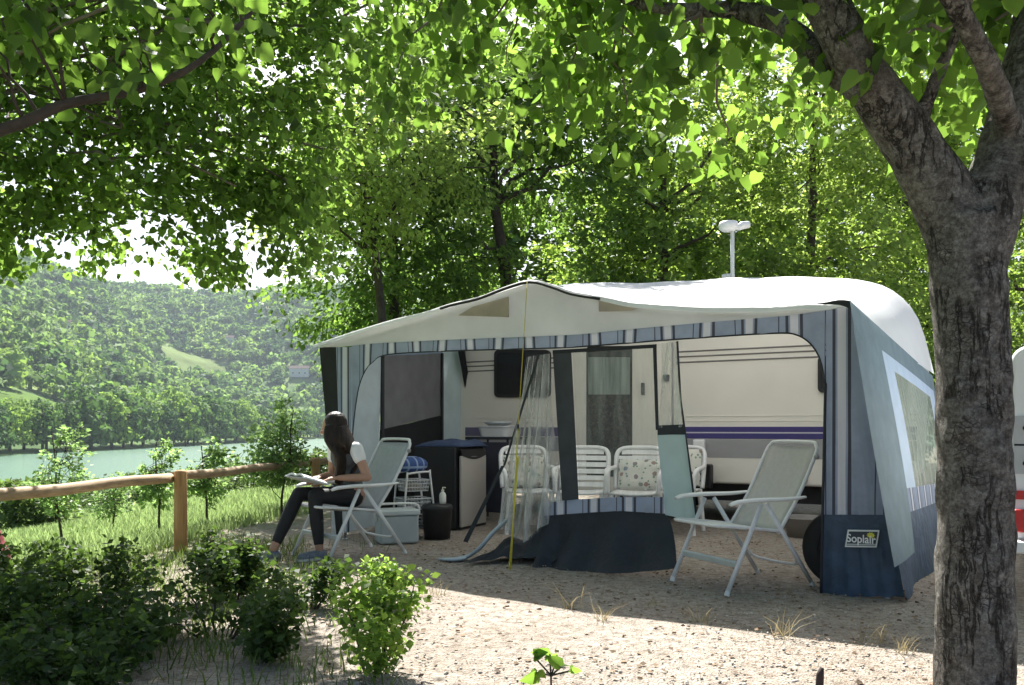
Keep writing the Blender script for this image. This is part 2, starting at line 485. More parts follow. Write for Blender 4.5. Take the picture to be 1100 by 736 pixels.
def tree(name, label, base, top, ells, ncl, per, spread, lsize, lm, trunk_r=.12, group=None, nlimb=14, heart=False, keep=None, bark=None, droop=.45, trunk_pts=None, limb_r=None, limb_ok=None, limb_z=-99, wide=1.0, cat='tree'):
    bx, by = base; bz = tz(bx, by)
    root = empty(name, (bx, by, bz), label, cat, group)
    cen, out = in_ellipsoids(ells, ncl)
    if keep is not None:
        m = keep(cen); cen, out = cen[m], out[m]
    mb = MB()
    tp = trunk_pts or limb(MB(), (bx, by, bz - .15), (bx + rnd.uniform(-.2, .2), by, top), 1, 1, 0, 7, .03)
    mb.tube(tp, [trunk_r * (1.25 if i == 0 else 1 - .8 * i / len(tp)) for i in range(len(tp))], 9)
    tp = [Vector(p) for p in tp]
    sel = list(range(len(cen))); rnd.shuffle(sel)
    for i in [k for k in sel if limb_ok is None or limb_ok(cen[k])][:nlimb]:
        c = Vector(cen[i])
        cand = [p for p in tp[1:] if limb_z < p.z < c.z + .1] or [p for p in tp if p.z > limb_z] or [tp[1]]
        a = min(cand, key=lambda p: (p - c).length + abs(c.z - p.z - .5 * math.hypot(p.x - c.x, p.y - c.y)))
        pts = limb(mb, a, c, limb_r or trunk_r * .30, min(.008, trunk_r * .12), .06, 6, .1, 6)
        for j in range(3):                       # twigs
            k = sel[(i * 7 + j * 13) % len(sel)]
            cc = Vector(cen[k])
            m_ = pts[3 + j]
            if (cc - m_).length < 1.3: limb(mb, m_, cc, min(.016, trunk_r * .2), min(.005, trunk_r * .1), .02, 4, .1, 5)
    mb.build('trunk', bark or bark_dark, root, smooth=True)
    P = clusters(cen, per, spread)
    np_mesh('crown', *leaves(P, lsize, droop, heart, np.repeat(out, per, axis=0), wide), lm, root)
    return root
# ================================================================ FAR BANK AND HILL
far_leaf = leaf_mat('far_foliage', (.04, .075, .022), (.11, .17, .045), (.16, .26, .05), .4, .7, .15)
bank_leaf = leaf_mat('bank_foliage', (.035, .08, .028), (.085, .15, .045), (.16, .30, .06), .35, .7, .15)

def puff(P, R, n, size, ht):
    """crown clumps: n leafy facets over each crown at P with radius R, ht = height/width"""
    m = len(P); u = unit(m * n); u[:, 2] = np.abs(u[:, 2]) * 1.15 - .25
    lump = 1 + .22 * np.sin(u[:, 0] * 5 + np.repeat(rng.uniform(0, 6, m), n)) * np.sin(u[:, 1] * 5 + 1) + .15 * np.sin(u[:, 2] * 7 + np.repeat(rng.uniform(0, 6, m), n))
    Rn = np.repeat(R, n)
    rr = Rn * lump * rng.uniform(.72, 1.05, m * n)
    p = np.repeat(P, n, axis=0) + u * np.stack([rr, rr, rr * np.repeat(ht, n)], -1)
    nrm = u + unit(m * n) * .75; nrm /= np.linalg.norm(nrm, axis=1, keepdims=True)
    a = np.cross(nrm, unit(m * n)); a /= np.linalg.norm(a, axis=1, keepdims=True) + 1e-9; b = np.cross(nrm, a)
    s = (Rn * size * rng.uniform(.6, 1.3, m * n))[:, None]
    V = np.stack([p - a * s, p - b * s * .8 + nrm * s * .2, p + a * s, p + b * s * .8], 1)
    return V.reshape(-1, 3), np.arange(m * n * 4).reshape(-1, 4)

HOUSES = [(52, 358, 500, 12, 8, 5.5, 'white house on the wooded slope with a low tiled roof'), (28, 366, 480, 9, 7, 4.5, 'small pale cottage below the white house on the slope'),
          (72, 353, 530, 9, 7, 4.5, 'pale cottage highest of the houses on the wooded slope'), (246, 369, 820, 13, 9, 5, 'lone pale farmhouse beyond the green hill field'), (322, 403, 700, 22, 11, 6, 'long low building by the water at the foot of the hill')]
def house_spot(px, py):
    """where the sight line meets the slope"""
    for Yk in np.arange(250, 1400, 4.0):
        p = at(px, py, Yk)
        if tz(p.x, p.y) > p.z - 1: break
    return p.x, p.y
# hill wood: thousands of crowns that read as one mass
pts = []
for _ in range(60000):
    Y = rnd.uniform(230, 1700); X = (rnd.uniform(-90, 440) - CX) / F * Y
    pts.append((X, Y))
pts = np.array(pts); d = bankd(pts[:, 0], pts[:, 1])
zz = terrain(pts[:, 0], pts[:, 1])
dens = np.clip(.35 + .9 * np.clip((d - 190) / 120, 0, 1) + .55 * np.sin(pts[:, 0] * .035 + 1) * np.sin(pts[:, 1] * .021) , .12, 1)
keep = (d > 22) & (d < 640) & (rng.uniform(0, 1, len(pts)) < dens)
keep &= ~np.array([in_field(x, y) for x, y in pts])
for h_ in HOUSES:                                   # gardens kept clear in front of the houses
    hx, hy = house_spot(h_[0], h_[1]); keep &= ~((np.hypot(pts[:, 0] - hx, pts[:, 1] - hy) < 13) | ((np.abs(pts[:, 0] - hx * pts[:, 1] / hy) < h_[3] * .75) & (pts[:, 1] < hy) & (pts[:, 1] > hy - 48)))
pts, zz, d = pts[keep], zz[keep], d[keep]
cell = {}; sel = []
for i in range(len(pts)):
    k = (int(pts[i, 0] / 8.5), int(pts[i, 1] / 11))
    if k in cell: continue
    cell[k] = 1; sel.append(i)
sel = np.array(sel)
R = rng.uniform(0, 1, len(sel)) ** 1.6 * 6.2 + 2.6 * (1 + .3 * (d[sel] < 180) * rng.uniform(-.6, .8, len(sel))); HT = rng.uniform(.85, 1.35, len(sel))
P = np.stack([pts[sel, 0], pts[sel, 1], zz[sel] + R * HT * .75], -1)
print('hill crowns', len(sel))
nearer = P[:, 1] < 650
kinds = (rng.uniform(0, 1, len(sel)) + .35 * np.sin(P[:, 0] * .05) * np.sin(P[:, 1] * .03 + 2))
kq = np.digitize(kinds, [.3, .62, .86])
parts = []; mids = []
for k_ in range(4):
    for nb_, cnt, sz_ in ((nearer, 95, .27), (~nearer, 46, .36)):
        m_ = nb_ & (kq == k_)
        if m_.sum(): pr_ = puff(P[m_], R[m_], cnt, sz_, HT[m_]); parts.append(pr_); mids.append(np.full(len(pr_[1]), k_))
FL = [leaf_mat('far_foliage_dark', (.04, .085, .035), (.075, .135, .05), (.14, .27, .07), .35, .7, .1), leaf_mat('far_foliage_mid', (.07, .14, .038), (.125, .21, .055), (.28, .48, .09), .4, .7, .1),
      leaf_mat('far_foliage_light', (.105, .185, .045), (.175, .265, .065), (.38, .58, .10), .4, .7, .1), leaf_mat('far_foliage_pale', (.10, .17, .05), (.18, .27, .09), (.30, .46, .13), .4, .7, .1)]
hwood = tag(np_mesh('hill_wood', *join(parts), FL), kind='stuff')
hwood.data.polygons.foreach_set('material_index', np.concatenate(mids).astype(np.int32))

# trees along the far bank, each its own
yy = []; Y = 205.0
while Y < 730:
    yy.append(Y); Y += rnd.uniform(5.5, 9.5) * (Y / 300) ** .55
for i, Y in enumerate(yy):
    X = -151 - rnd.uniform(0, 7); px = CX + F * X / Y
    if px < -60 or px > 420: continue
    H = rnd.uniform(15, 25) * (1.0 if Y < 330 else 1.15) * (.8 if 700 > Y > 500 else 1)
    r = H * rnd.uniform(.2, .3); z0 = tz(X, Y)
    root = empty('bank_tree', (X, Y, z0), 'tall dark green tree in the row along the far river bank', 'tree', 'trees in a row along the far river bank')
    mb = MB(); mb.tube([(X, Y, z0 - 1), (X + .3, Y, z0 + H * .4), (X, Y, z0 + H * .8)], [.5, .35, .1], 6)
    mb.build('trunk', bark_dark, root, smooth=True)
    cs = np.array([[X, Y, z0 + H * .38], [X + r * .35, Y, z0 + H * .60], [X - r * .3, Y + 1, z0 + H * .78], [X + r * .3, Y - r * .5, z0 + H * .16], [X + r * .6, Y + r * .5, z0 + H * .2]])
    np_mesh('crown', *puff(cs, np.array([r, r * .85, r * .62, r * .9, r * .8]), 150, .17, np.array([1.15, 1.0, 1.0, .9, .9])), rnd.choice([bank_leaf, bank_leaf, FL[2], FL[0]]), root)

# houses among the trees of the far slope
hw = pmat('house_render', (.55, .54, .51), .8, .08, .5); hr = pmat('house_tiles', (.15, .12, .105), 1, .2, 2, spec=0); hg = pmat('house_glass', (.05, .06, .07), .2)
for px, py, Y, L, W, H, lab in HOUSES:
    X, Y = house_spot(px, py); z0 = tz(X, Y)
    root = empty('house', (X, Y, z0), lab, 'house', 'houses on the far slope'); a = rnd.uniform(-.5, .5); Rm = Matrix.Rotation(a, 3, 'Z'); c0 = Vector((X, Y, z0))
    H2 = H + 4
    mb = MB(); mb.box(c0 + Vector((0, 0, H2 / 2 - 2)), (L, W, H2), Rm); mb.build('wall', hw, root)
    mb = MB(); e = .6
    gab = [Rm @ Vector((-L / 2 - e, -W / 2 - e, H + 1.9)), Rm @ Vector((-L / 2 - e, W / 2 + e, H + 1.9)), Rm @ Vector((-L / 2 - e, 0, H + 2 + W * .33))]
    mb.prism([c0 + q for q in gab], Rm @ Vector((L + 2 * e, 0, 0))); mb.build('roof', hr, root)
    for k in (-.3, .02, .32):
        mb = MB(); mb.box(c0 + Rm @ Vector((k * L, -W / 2, H * .45)), (1.3, .2, 1.5), Rm); mb.build('window', hg, root)

# ================================================================ SAPLINGS AND SCRUB BEYOND THE FENCE
sap_leaf = leaf_mat('sapling_leaf', (.08, .14, .05), (.16, .25, .09), (.42, .64, .20), .6)
def on_slope(px, Y):
    X = (px - CX) / F * Y; return X, Y
def sapling(name, label, px, Y, ytop, wpx, n, mat=sap_leaf, low=.18, ls=.06, tr=.018):
    X, Y = on_slope(px, Y); z0 = tz(X, Y); H = EYE + (HY - ytop) / F * Y - z0; r = wpx / F * Y / 2
    ells = [((X, Y, z0 + H * .55), (r * .75, r * .75, H * .30)), ((X + r * .2, Y, z0 + H * .78), (r * .55, r * .55, H * .22)), ((X - r * .25, Y, z0 + H * .48), (r * .95, r * .8, H * (.34 - low)))]
    return tree(name, label, (X, Y), z0 + H * .92, ells, int(n * 1.6), 15, r * .24, ls, mat, tr, 'young trees on the slope beyond the fence', 16, droop=.1)
sapling('young_tree', 'spindly young tree nearest the left picture edge beyond the fence', 68, 9.7, 455, 74, 60, low=.12)
sapling('young_tree', 'slender young tree just left of the fence post', 172, 9.9, 466, 56, 55)
sapling('young_tree', 'round-headed young tree just right of the fence post', 226, 9.5, 468, 64, 64)
sapling('young_tree', 'tallest bright young tree beside the seated woman', 299, 9.6, 430, 84, 120)
sapling('young_tree', 'low bushy young tree between the two leftmost saplings', 122, 13.0, 505, 60, 55, low=.05)
scrub_leaf = leaf_mat('scrub_leaf', (.045, .08, .022), (.11, .17, .05), (.22, .34, .07), .45)
SCR = [(20, 19, 520, 120), (150, 30, 520, 130), (250, 34, 517, 110), (325, 26, 505, 100), (90, 36, 524, 110), (-40, 24, 510, 110), (200, 40, 519, 120), (285, 42, 512, 100)]
for i, (px, Y, yt, wpx) in enumerate(SCR):
    X, Y = on_slope(px, Y); z0 = tz(X, Y); H = max(1.2, EYE + (HY - yt) / F * Y - z0); r = wpx / F * Y / 2
    tree('scrub_bush', 'dense green scrub bush at the lower edge of the meadow', (X, Y), z0 + H * .6, [((X, Y, z0 + H * .45), (r, r * .7, H * .5)), ((X + r * .4, Y, z0 + H * .6), (r * .5, r * .5, H * .38))], 120, 24, r * .22, .16, scrub_leaf, .05, 'scrub bushes along the foot of the meadow', 8, droop=.05, cat='bush')

# meadow grass
n = 60000
Yg = rng.uniform(0, 1, n) ** 1.5 * 24 + 5.0; pxg = rng.uniform(-30, 420, n); Xg = (pxg - CX) / F * Yg
qq = fence_x(Yg) - Xg; k = (qq > .12) & (Yg < 32); Xg, Yg = Xg[k], Yg[k]; n = len(Xg)
h = rng.uniform(.03, .14, n) * (1 + Yg / 30); a = rng.uniform(0, 2 * PI, n); lean = rng.uniform(.1, .6, n) * h; wd = rng.uniform(.003, .006, n) * (1 + Yg / 8)
Z0 = terrain(Xg, Yg) - .01
def blades(X, Y, Z, h, a, lean, wd):
    dx, dy = np.cos(a), np.sin(a); b = rng.uniform(0, 2 * PI, len(X)); lx, ly = np.cos(b) * lean, np.sin(b) * lean
    V = np.stack([np.stack([X - dx * wd, Y - dy * wd, Z], -1), np.stack([X + dx * wd, Y + dy * wd, Z], -1),
                  np.stack([X + dx * wd * .7 + lx * .4, Y + dy * wd * .7 + ly * .4, Z + h * .6], -1), np.stack([X - dx * wd * .7 + lx * .4, Y - dy * wd * .7 + ly * .4, Z + h * .6], -1),
                  np.stack([X + lx, Y + ly, Z + h], -1), np.stack([X + lx + dx * .001, Y + ly, Z + h], -1)], 1)
    i = (np.arange(len(X)) * 6)[:, None]
    Q = np.concatenate([i + np.array([0, 1, 2, 3]), i + np.array([3, 2, 5, 4])])
    return V.reshape(-1, 3), Q
grass_m = leaf_mat('meadow_grass', (.14, .22, .07), (.32, .40, .16), (.40, .54, .20), .45, .6)
tag(np_mesh('meadow_grass', *blades(Xg, Yg, Z0, h, a, lean, wd), grass_m), kind='stuff')

# ================================================================ TREES BEHIND THE PITCH
dk = leaf_mat('dark_tree_leaf', (.045, .085, .028), (.10, .165, .05), (.32, .54, .09), .52)
md = leaf_mat('mid_tree_leaf', (.065, .12, .034), (.13, .205, .055), (.50, .72, .12), .56)
lt = leaf_mat('light_tree_leaf', (.085, .145, .04), (.165, .245, .065), (.60, .80, .17), .58)
G = 'trees standing behind the caravan'
def back(label, X, Y, top, ells, ncl, mat, tr=.16, lean=0, ls=.125, per=62, spread=.42, nl=18):
    z0 = tz(X, Y)
    tp = [(X, Y, z0 - .1), (X + lean * .2, Y, z0 + 1), (X + lean * .6, Y, z0 + 2.4), (X + lean, Y, z0 + 4), (X + lean * 1.3, Y, z0 + top * .7), (X + lean * 1.4, Y, z0 + top)]
    return tree('broadleaf_tree', label, (X, Y), top, ells, ncl, per, spread, ls, mat, tr, G, nl, trunk_pts=tp, droop=.35)
back('dark tree filling the gap at the left end of the awning', -2.0, 14.2, 5.5, [((-2.3, 14.2, 3.9), (1.8, 1.5, 2.2)), ((-1.4, 14.4, 2.8), (1.7, 1.2, 1.3)), ((-1.5, 14, 6.2), (1.7, 1.5, 1.6))], 360, dk, .13)
back('dark tree with a leaning double trunk behind the awning peak', .35, 14.4, 7, [((.2, 14.6, 6.6), (2.4, 1.8, 2.0)), ((-1.2, 14.4, 4.3), (1.3, 1.2, 1.3)), ((1.9, 14.4, 4.0), (1.2, 1.0, 1.2))], 380, dk, .17, -.5)
back('dense dark tree behind the caravan aerial', 2.7, 15.0, 7, [((2.9, 15, 4.1), (2.4, 1.8, 2.2)), ((2.4, 15, 7.0), (2.6, 1.8, 1.9)), ((4.3, 15.2, 3.2), (1.8, 1.2, 1.3))], 480, md, .17)
back('bright leafy tree behind the right half of the caravan', 5.4, 15.8, 7, [((5.2, 15.8, 4.6), (2.3, 1.8, 2.6)), ((5.6, 15.6, 7.4), (2.6, 1.8, 1.8)), ((6.3, 15.4, 2.8), (1.9, 1.3, 1.3))], 460, lt, .16, .2)
back('tree with sparse light foliage just left of the thick trunk', 8.2, 17.5, 7, [((7.9, 17.5, 4.8), (2.0, 1.7, 2.8)), ((8.2, 17.3, 7.8), (2.6, 1.8, 2.0)), ((7.4, 17, 2.3), (1.9, 1.3, 1.4))], 420, md, .16)
back('tree standing to the right of the thick trunk', 11.0, 17.8, 7, [((10.9, 17.8, 4.6), (2.3, 1.8, 3.0)), ((11, 17.6, 7.8), (2.8, 1.8, 2.0)), ((10.4, 17.2, 2.2), (2.2, 1.3, 1.6))], 400, md, .16)
back('yellow-green tree spreading over the left end of the caravan', -1.6, 12.0, 5.2, [((-2.5, 11.6, 4.4), (1.5, 1.1, 1.2)), ((-1.7, 11.8, 4.95), (2.0, 1.3, 1.0))], 190, lt, .09, -.4, .095)
far_dk = leaf_mat('distant_tree_leaf', (.04, .075, .025), (.085, .14, .042), (.30, .48, .08), .5)
for i, (X, Y_, zc) in enumerate(((3.2, 25, 5.2), (7.5, 26, 6.0), (12.0, 26, 6.0), (16.5, 25, 6), (-1.4, 26, 4.0), (21, 25, 6))):
    tree('broadleaf_tree', 'tree in the second row, showing only through gaps in the nearer trees', (X, Y_), 9, [((X, Y_, zc), (3.0, 2, 4.6)), ((X + .6, Y_, zc + 3), (2.6, 2, 3.0))], 260, 40, .7, .30, far_dk, .2, 'trees in the second row behind the caravan', 8, droop=.3)
hd = leaf_mat('hedge_leaf', (.025, .05, .018), (.06, .105, .032), (.16, .28, .05), .45)
for i, X in enumerate((-.6, 2.4, 5.6, 8.9, 12.3, 15.6)):
    tree('understorey_bush', 'dark undergrowth bush in the shade between the trees behind the caravan', (X, 19.5), 2.6, [((X, 19.5, 1.9), (2.2, 1.1, 2.0))], 110, 30, .45, .16, hd, .05, 'undergrowth bushes behind the trees', 6, droop=.2, cat='bush')

# ================================================================ LEFT TREE WHOSE BRANCHES ENTER THE PICTURE
def shade_ok(c):
    kx, ky = SUN.x / SUN.z, SUN.y / SUN.z
    """leaf clumps must leave the lit gravel, the lit shrub and the awning roof in the sun"""
    sx, sy = c[:, 0] - kx * c[:, 2], c[:, 1] - ky * c[:, 2]
    px, py = pix(np.stack([sx, sy, np.zeros(len(c))], -1))
    lit = (py > 560) & (py < 760) & (px > 455) & (px < 1130)
    lit |= (py > 575) & (py < 740) & (px > 335) & (px < 490)
    roof = (c[:, 0] - kx * (c[:, 2] - 2.2) > -2.2) & (c[:, 1] - ky * (c[:, 2] - 2.2) > 6.2)
    roof |= (np.abs(c[:, 0] - kx * (c[:, 2] - 1) + 1.4) < .6) & (np.abs(c[:, 1] - ky * (c[:, 2] - 1) - 6.9) < .7)
    return ~lit & ~roof
def left_keep(c):
    px, py = pix(c)
    edge = np.interp(px, [-200, 0, 40, 90, 150, 240, 330, 420, 470, 520, 560, 700], [345, 335, 285, 285, 270, 298, 305, 290, 245, 190, 120, 60])
    hole = ((px - 165) / 70) ** 2 + ((py - 245) / 26) ** 2 < 1
    hole |= ((px - 60) / 46) ** 2 + ((py - 262) / 22) ** 2 < 1
    hole |= ((px - 262) / 26) ** 2 + ((py - 262) / 28) ** 2 < 1
    hole |= ((px - 290) / 36) ** 2 + ((py - 80) / 20) ** 2 < 1
    hole |= np.sin(px * .043 + 1.1) * np.sin(py * .067 + px * .011) > .55
    hole |= ((px - 85) / 20) ** 2 + ((py - 205) / 16) ** 2 < 1
    return (py < edge) & (~hole | (rng.uniform(0, 1, len(c)) < .12)) & shade_ok(c) & ((px < 560) | (py < -40))
la = leaf_mat('lime_leaf_left', (.022, .05, .014), (.07, .125, .032), (.37, .60, .10), .57)
tp = [(-5.0, 5.6, -.3), (-4.9, 5.6, 1), (-4.7, 5.6, 2.2), (-4.3, 5.7, 3.3), (-3.9, 5.8, 4.6), (-3.6, 5.8, 6)]
tree('lime_tree', 'leafy tree whose branches hang in from the upper left', (-5.0, 5.6), 6, [((-2.6, 6.2, 3.6), (2.7, 1.3, 1.5)), ((-1.4, 6.6, 3.7), (1.9, .9, 1.3)), ((-3.2, 5.8, 5.0), (2.8, 1.8, 1.5)), ((-3.1, 6.3, 2.7), (1.9, .9, .65)), ((-1.7, 6.6, 2.75), (1.0, .7, .55)), ((-3.1, 6.3, 2.6), (1.9, .9, .6)), ((-2.9, 6.0, 2.5), (1.6, .8, .45)), ((-1.7, 6.5, 2.7), (1.0, .7, .55))],
     2000, 32, .25, .058, la, .2, None, 44, True, left_keep, bark_grey, .35, tp, .016, lambda c: pix(c[None])[1][0] < 205, 3.0)

# ================================================================ THE NEAR TREE
def bark_mat():
    g = NT('near_bark'); co = g.coord()
    sep = lambda v: g.n('ShaderNodeSeparateColor', {0: v}).outputs[0]
    def warp(sc, am): return g.n('ShaderNodeVectorMath', {0: co, 1: g.n('ShaderNodeVectorMath', {0: g.noise(sc, 4, co).outputs['Color'], 3: am}, operation='SCALE').outputs[0]}, operation='ADD').outputs[0]
    w1 = warp(9, .05)
    pl = g.n('ShaderNodeTexVoronoi', {'Vector': g.n('ShaderNodeMapping', {'Vector': w1, 'Scale': (34, 34, 48)}).outputs[0], 'Scale': 1.0}, feature='DISTANCE_TO_EDGE').outputs['Distance']
    pc = g.n('ShaderNodeTexVoronoi', {'Vector': g.n('ShaderNodeMapping', {'Vector': w1, 'Scale': (34, 34, 48)}).outputs[0], 'Scale': 1.0}).outputs['Color']
    fv = g.noise(1, 6, g.n('ShaderNodeMapping', {'Vector': warp(7, .05), 'Scale': (15, 15, 2.0)}).outputs[0], .62).outputs['Fac']
    p2 = g.math('ABSOLUTE', g.math('SUBTRACT', fv, .5))
    fine = g.noise(70, 7, co, .8).outputs['Fac']; mid = g.noise(24, 7, co, .75).outputs['Fac']; big = g.noise(3.2, 5, co, .6).outputs['Fac']
    hide = g.ramp(g.noise(10, 4, co).outputs['Fac'], [(.36, (0, 0, 0)), (.50, (1, 1, 1))])
    crack = g.math('MAXIMUM', sep(g.ramp(pl, [(0, (0, 0, 0)), (.09, (1, 1, 1))])), sep(hide))
    fmask = sep(g.ramp(g.noise(5, 3, co).outputs['Fac'], [(.46, (0, 0, 0)), (.56, (1, 1, 1))]))
    fiss = g.math('MAXIMUM', sep(g.ramp(p2, [(0, (0, 0, 0)), (.010, (.3, .3, .3)), (.03, (1, 1, 1))])), fmask)
    c = g.ramp(mid, [(.30, (.075, .066, .057)), (.46, (.135, .124, .11)), (.58, (.20, .19, .173)), (.72, (.33, .32, .30))])
    c = g.mixc(.45, c, g.ramp(sep(pc), [(0, (.55, .54, .53)), (1, (1.35, 1.34, 1.32))]), 'MULTIPLY')
    c = g.mixc(.8, c, g.ramp(fine, [(.38, (.35, .34, .33)), (.60, (1.3, 1.3, 1.28))]), 'MULTIPLY')
    c = g.mixc(g.math('MULTIPLY', g.math('SUBTRACT', 1.0, crack), .75), c, (.035, .029, .024, 1))
    c = g.mixc(g.math('MULTIPLY', g.math('SUBTRACT', 1.0, fiss), .9), c, (.028, .023, .019, 1))
    c = g.mixc(g.ramp(big, [(.56, (0, 0, 0)), (.68, (.55, .55, .55))]), c, (.085, .068, .05, 1))
    ht = g.math('ADD', g.math('MULTIPLY', crack, .6), g.math('ADD', g.math('MULTIPLY', fiss, 1.2), g.math('ADD', g.math('MULTIPLY', fine, .45), mid)))
    return g.finish(g.n('ShaderNodeBsdfPrincipled', {'Base Color': c, 'Roughness': .92, 'Specular IOR Level': .2, 'Normal': g.bump(ht, 1.0, .012)}).outputs[0])
nb = bark_mat()
def path(*a):
    return [at(*p) for p in a]
def smooth_path(pts, n=5):
    out = []
    for i in range(len(pts) - 1):
        p0, p1, p2, p3 = pts[max(i - 1, 0)], pts[i], pts[i + 1], pts[min(i + 2, len(pts) - 1)]
        for k in range(n):
            t = k / n
            out.append(.5 * ((2 * p1) + (p2 - p0) * t + (2 * p0 - 5 * p1 + 4 * p2 - p3) * t * t + (3 * p1 - p0 - 3 * p2 + p3) * t ** 3))
    return out + [pts[-1]]
def interp_r(rs, n=5):
    out = []
    for i in range(len(rs) - 1): out += [rs[i] + (rs[i + 1] - rs[i]) * k / n for k in range(n)]
    return out + [rs[-1]]
D = 3.25
base = gnd(1046, 760); base.z = 0
root = empty('lime_tree', (base.x, D, 0), 'thick grey-barked tree forking above head height at the right', 'tree')
mb = MB()
def add_limb(pts, rs, seg=20): mb.tube(smooth_path(path(*pts)), interp_r(rs), seg, jitter=.035)
add_limb([(1046, 790, D), (1046, 740, D), (1047, 620, D), (1047, 500, D), (1045, 390, D), (1040, 300, D), (1034, 235, D)], [.168, .146, .138, .134, .133, .135, .140])
add_limb([(1036, 270, D), (1010, 205, D), (968, 140, D - .03), (925, 75, D - .1), (893, 12, D - .15), (868, -60, D - .15), (850, -200, D - .1), (820, -420, D)], [.118, .114, .098, .083, .077, .074, .066, .05])
add_limb([(1046, 285, D), (1062, 225, D), (1085, 160, D + .05), (1106, 80, D + .1), (1125, -20, D + .15), (1150, -180, D + .2), (1160, -420, D + .3)], [.118, .118, .112, .108, .10, .085, .07])
add_limb([(950, 118, D - .03), (905, 82, D), (868, 48, D + .08), (830, 22, D + .2), (780, 10, D + .35), (715, 9, D + .5), (620, -20, D + .9), (480, -70, D + 1.4)], [.055, .052, .048, .042, .036, .031, .025, .018])
add_limb([(985, 150, D), (1003, 90, D - .1), (1030, 30, D - .2), (1060, -60, D - .3)], [.03, .026, .022, .014], 9)
add_limb([(1085, 140, D), (1060, 70, D - .35), (1010, -20, D - .6), (940, -110, D - .9)], [.05, .04, .032, .02], 9)
tr = mb.build('trunk', nb, root, smooth=True, voxel=.014, sm_it=3)
tx_ = bpy.data.textures.new('bark_lumps', 'CLOUDS'); tx_.noise_scale = .11; tx_.noise_depth = 3
md_ = tr.modifiers.new('lumps', 'DISPLACE'); md_.texture = tx_; md_.strength = .018; md_.mid_level = .5; md_.texture_coords = 'GLOBAL'
# twigs and leaves
nl = leaf_mat('lime_leaf', (.018, .042, .012), (.06, .11, .028), (.33, .57, .075), .55)
def near_keep(c):
    px, py = pix(c)
    edge = np.interp(px, [200, 330, 400, 470, 560, 640, 720, 800, 880, 940, 1000, 1040, 1060, 1130, 1300], [30, 60, 110, 165, 190, 205, 215, 205, 150, 150, 130, 150, 140, 150, 150])
    trunkzone = (np.hypot(c[:, 0] - 1.75, c[:, 1] - D) < .3) & (py > 60)
    return (py < edge) & shade_ok(c) & ~trunkzone
ells = [((.6, 4.15, 3.1), (1.7, .9, .8)), ((1.9, 3.5, 3.1), (1.5, 1.1, .8)), ((2.2, 4.1, 4.0), (2.6, 1.8, 1.3)), ((1.2, 2.6, 3.0), (1.2, .7, .7)), ((-.2, 4.6, 3.4), (1.1, .8, .7)), ((3.4, 4.3, 3.4), (1.5, 1.3, 1.1))]
cen, out = in_ellipsoids(ells, 620, .5); m = near_keep(cen); cen, out = cen[m], out[m]
mb = MB()
anch = [Vector(p) for p in smooth_path(path((905, 82, D), (830, 22, D + .2), (715, 9, D + .5), (620, -20, D + .9), (480, -70, D + 1.4)), 3)] + [Vector(p) for p in path((868, -60, D), (850, -200, D), (1106, 80, D), (1125, -20, D), (1150, -180, D + .2), (1030, 30, D - .2), (1010, -20, D - .6), (940, -110, D - .9))]
for i in range(0, len(cen), 3):
    c = Vector(cen[i]); cand = sorted(anch, key=lambda p: (p - c).length)[:2]; a = cand[0]
    if (a - c).length < 1.7: limb(mb, a, c, .012, .003, .07, 6, .12, 5)
mb.build('twig', bark_grey, root, smooth=True)
P = clusters(cen, 26, .26, .9)
np_mesh('crown', *leaves(P, .074, .75, True, None, 1.15), nl, root)

# a close spray of leaves from a branch above the camera at the left
root = empty('lime_tree', (-3.4, 2.6, 0), 'nearest tree at the left whose big dark leaves dip into the top corner', 'tree')
mb = MB(); mb.tube(smooth_path([Vector(p) for p in ((-3.4, 2.6, -.2), (-3.35, 2.6, 1.2), (-3.2, 2.65, 2.4), (-3.0, 2.8, 3.6), (-2.9, 2.9, 5))]), interp_r([.2, .16, .15, .12, .05]), 14)
br = smooth_path([Vector((-3.15, 2.68, 2.5))] + path((-190, 185, 3.05), (0, 140, 3.1), (70, 112, 3.15), (150, 96, 3.2), (215, 66, 3.3), (275, 8, 3.5), (330, -60, 3.7)), 4)
mb.tube(br, [.028 + (.006 - .028) * i / (len(br) - 1) for i in range(len(br))], 8)
cen, out = in_ellipsoids([((-1.45, 3.1, 2.55), (.75, .45, .38)), ((-2.2, 3.0, 2.9), (1.0, .7, .7)), ((-.9, 3.2, 2.85), (.8, .4, .28)), ((-2.6, 3, 3.8), (1.3, 1.2, .9))], 190)
px, py = pix(cen); k = (py < np.interp(px, [-100, 0, 120, 200, 260, 330, 420], [190, 200, 175, 150, 80, 40, -20])) & shade_ok(cen); cen = cen[k]
for c in cen[::2]:
    c = Vector(c); a = min(br, key=lambda p: (p - c).length)
    if (a - c).length < 1: limb(mb, a, c, .008, .003, .05, 5, .12, 5)
mb.build('trunk', bark_dark, root, smooth=True)
np_mesh('crown', *leaves(clusters(cen, 16, .19, .9), .074, .8, True, None, 1.15), nl, root)
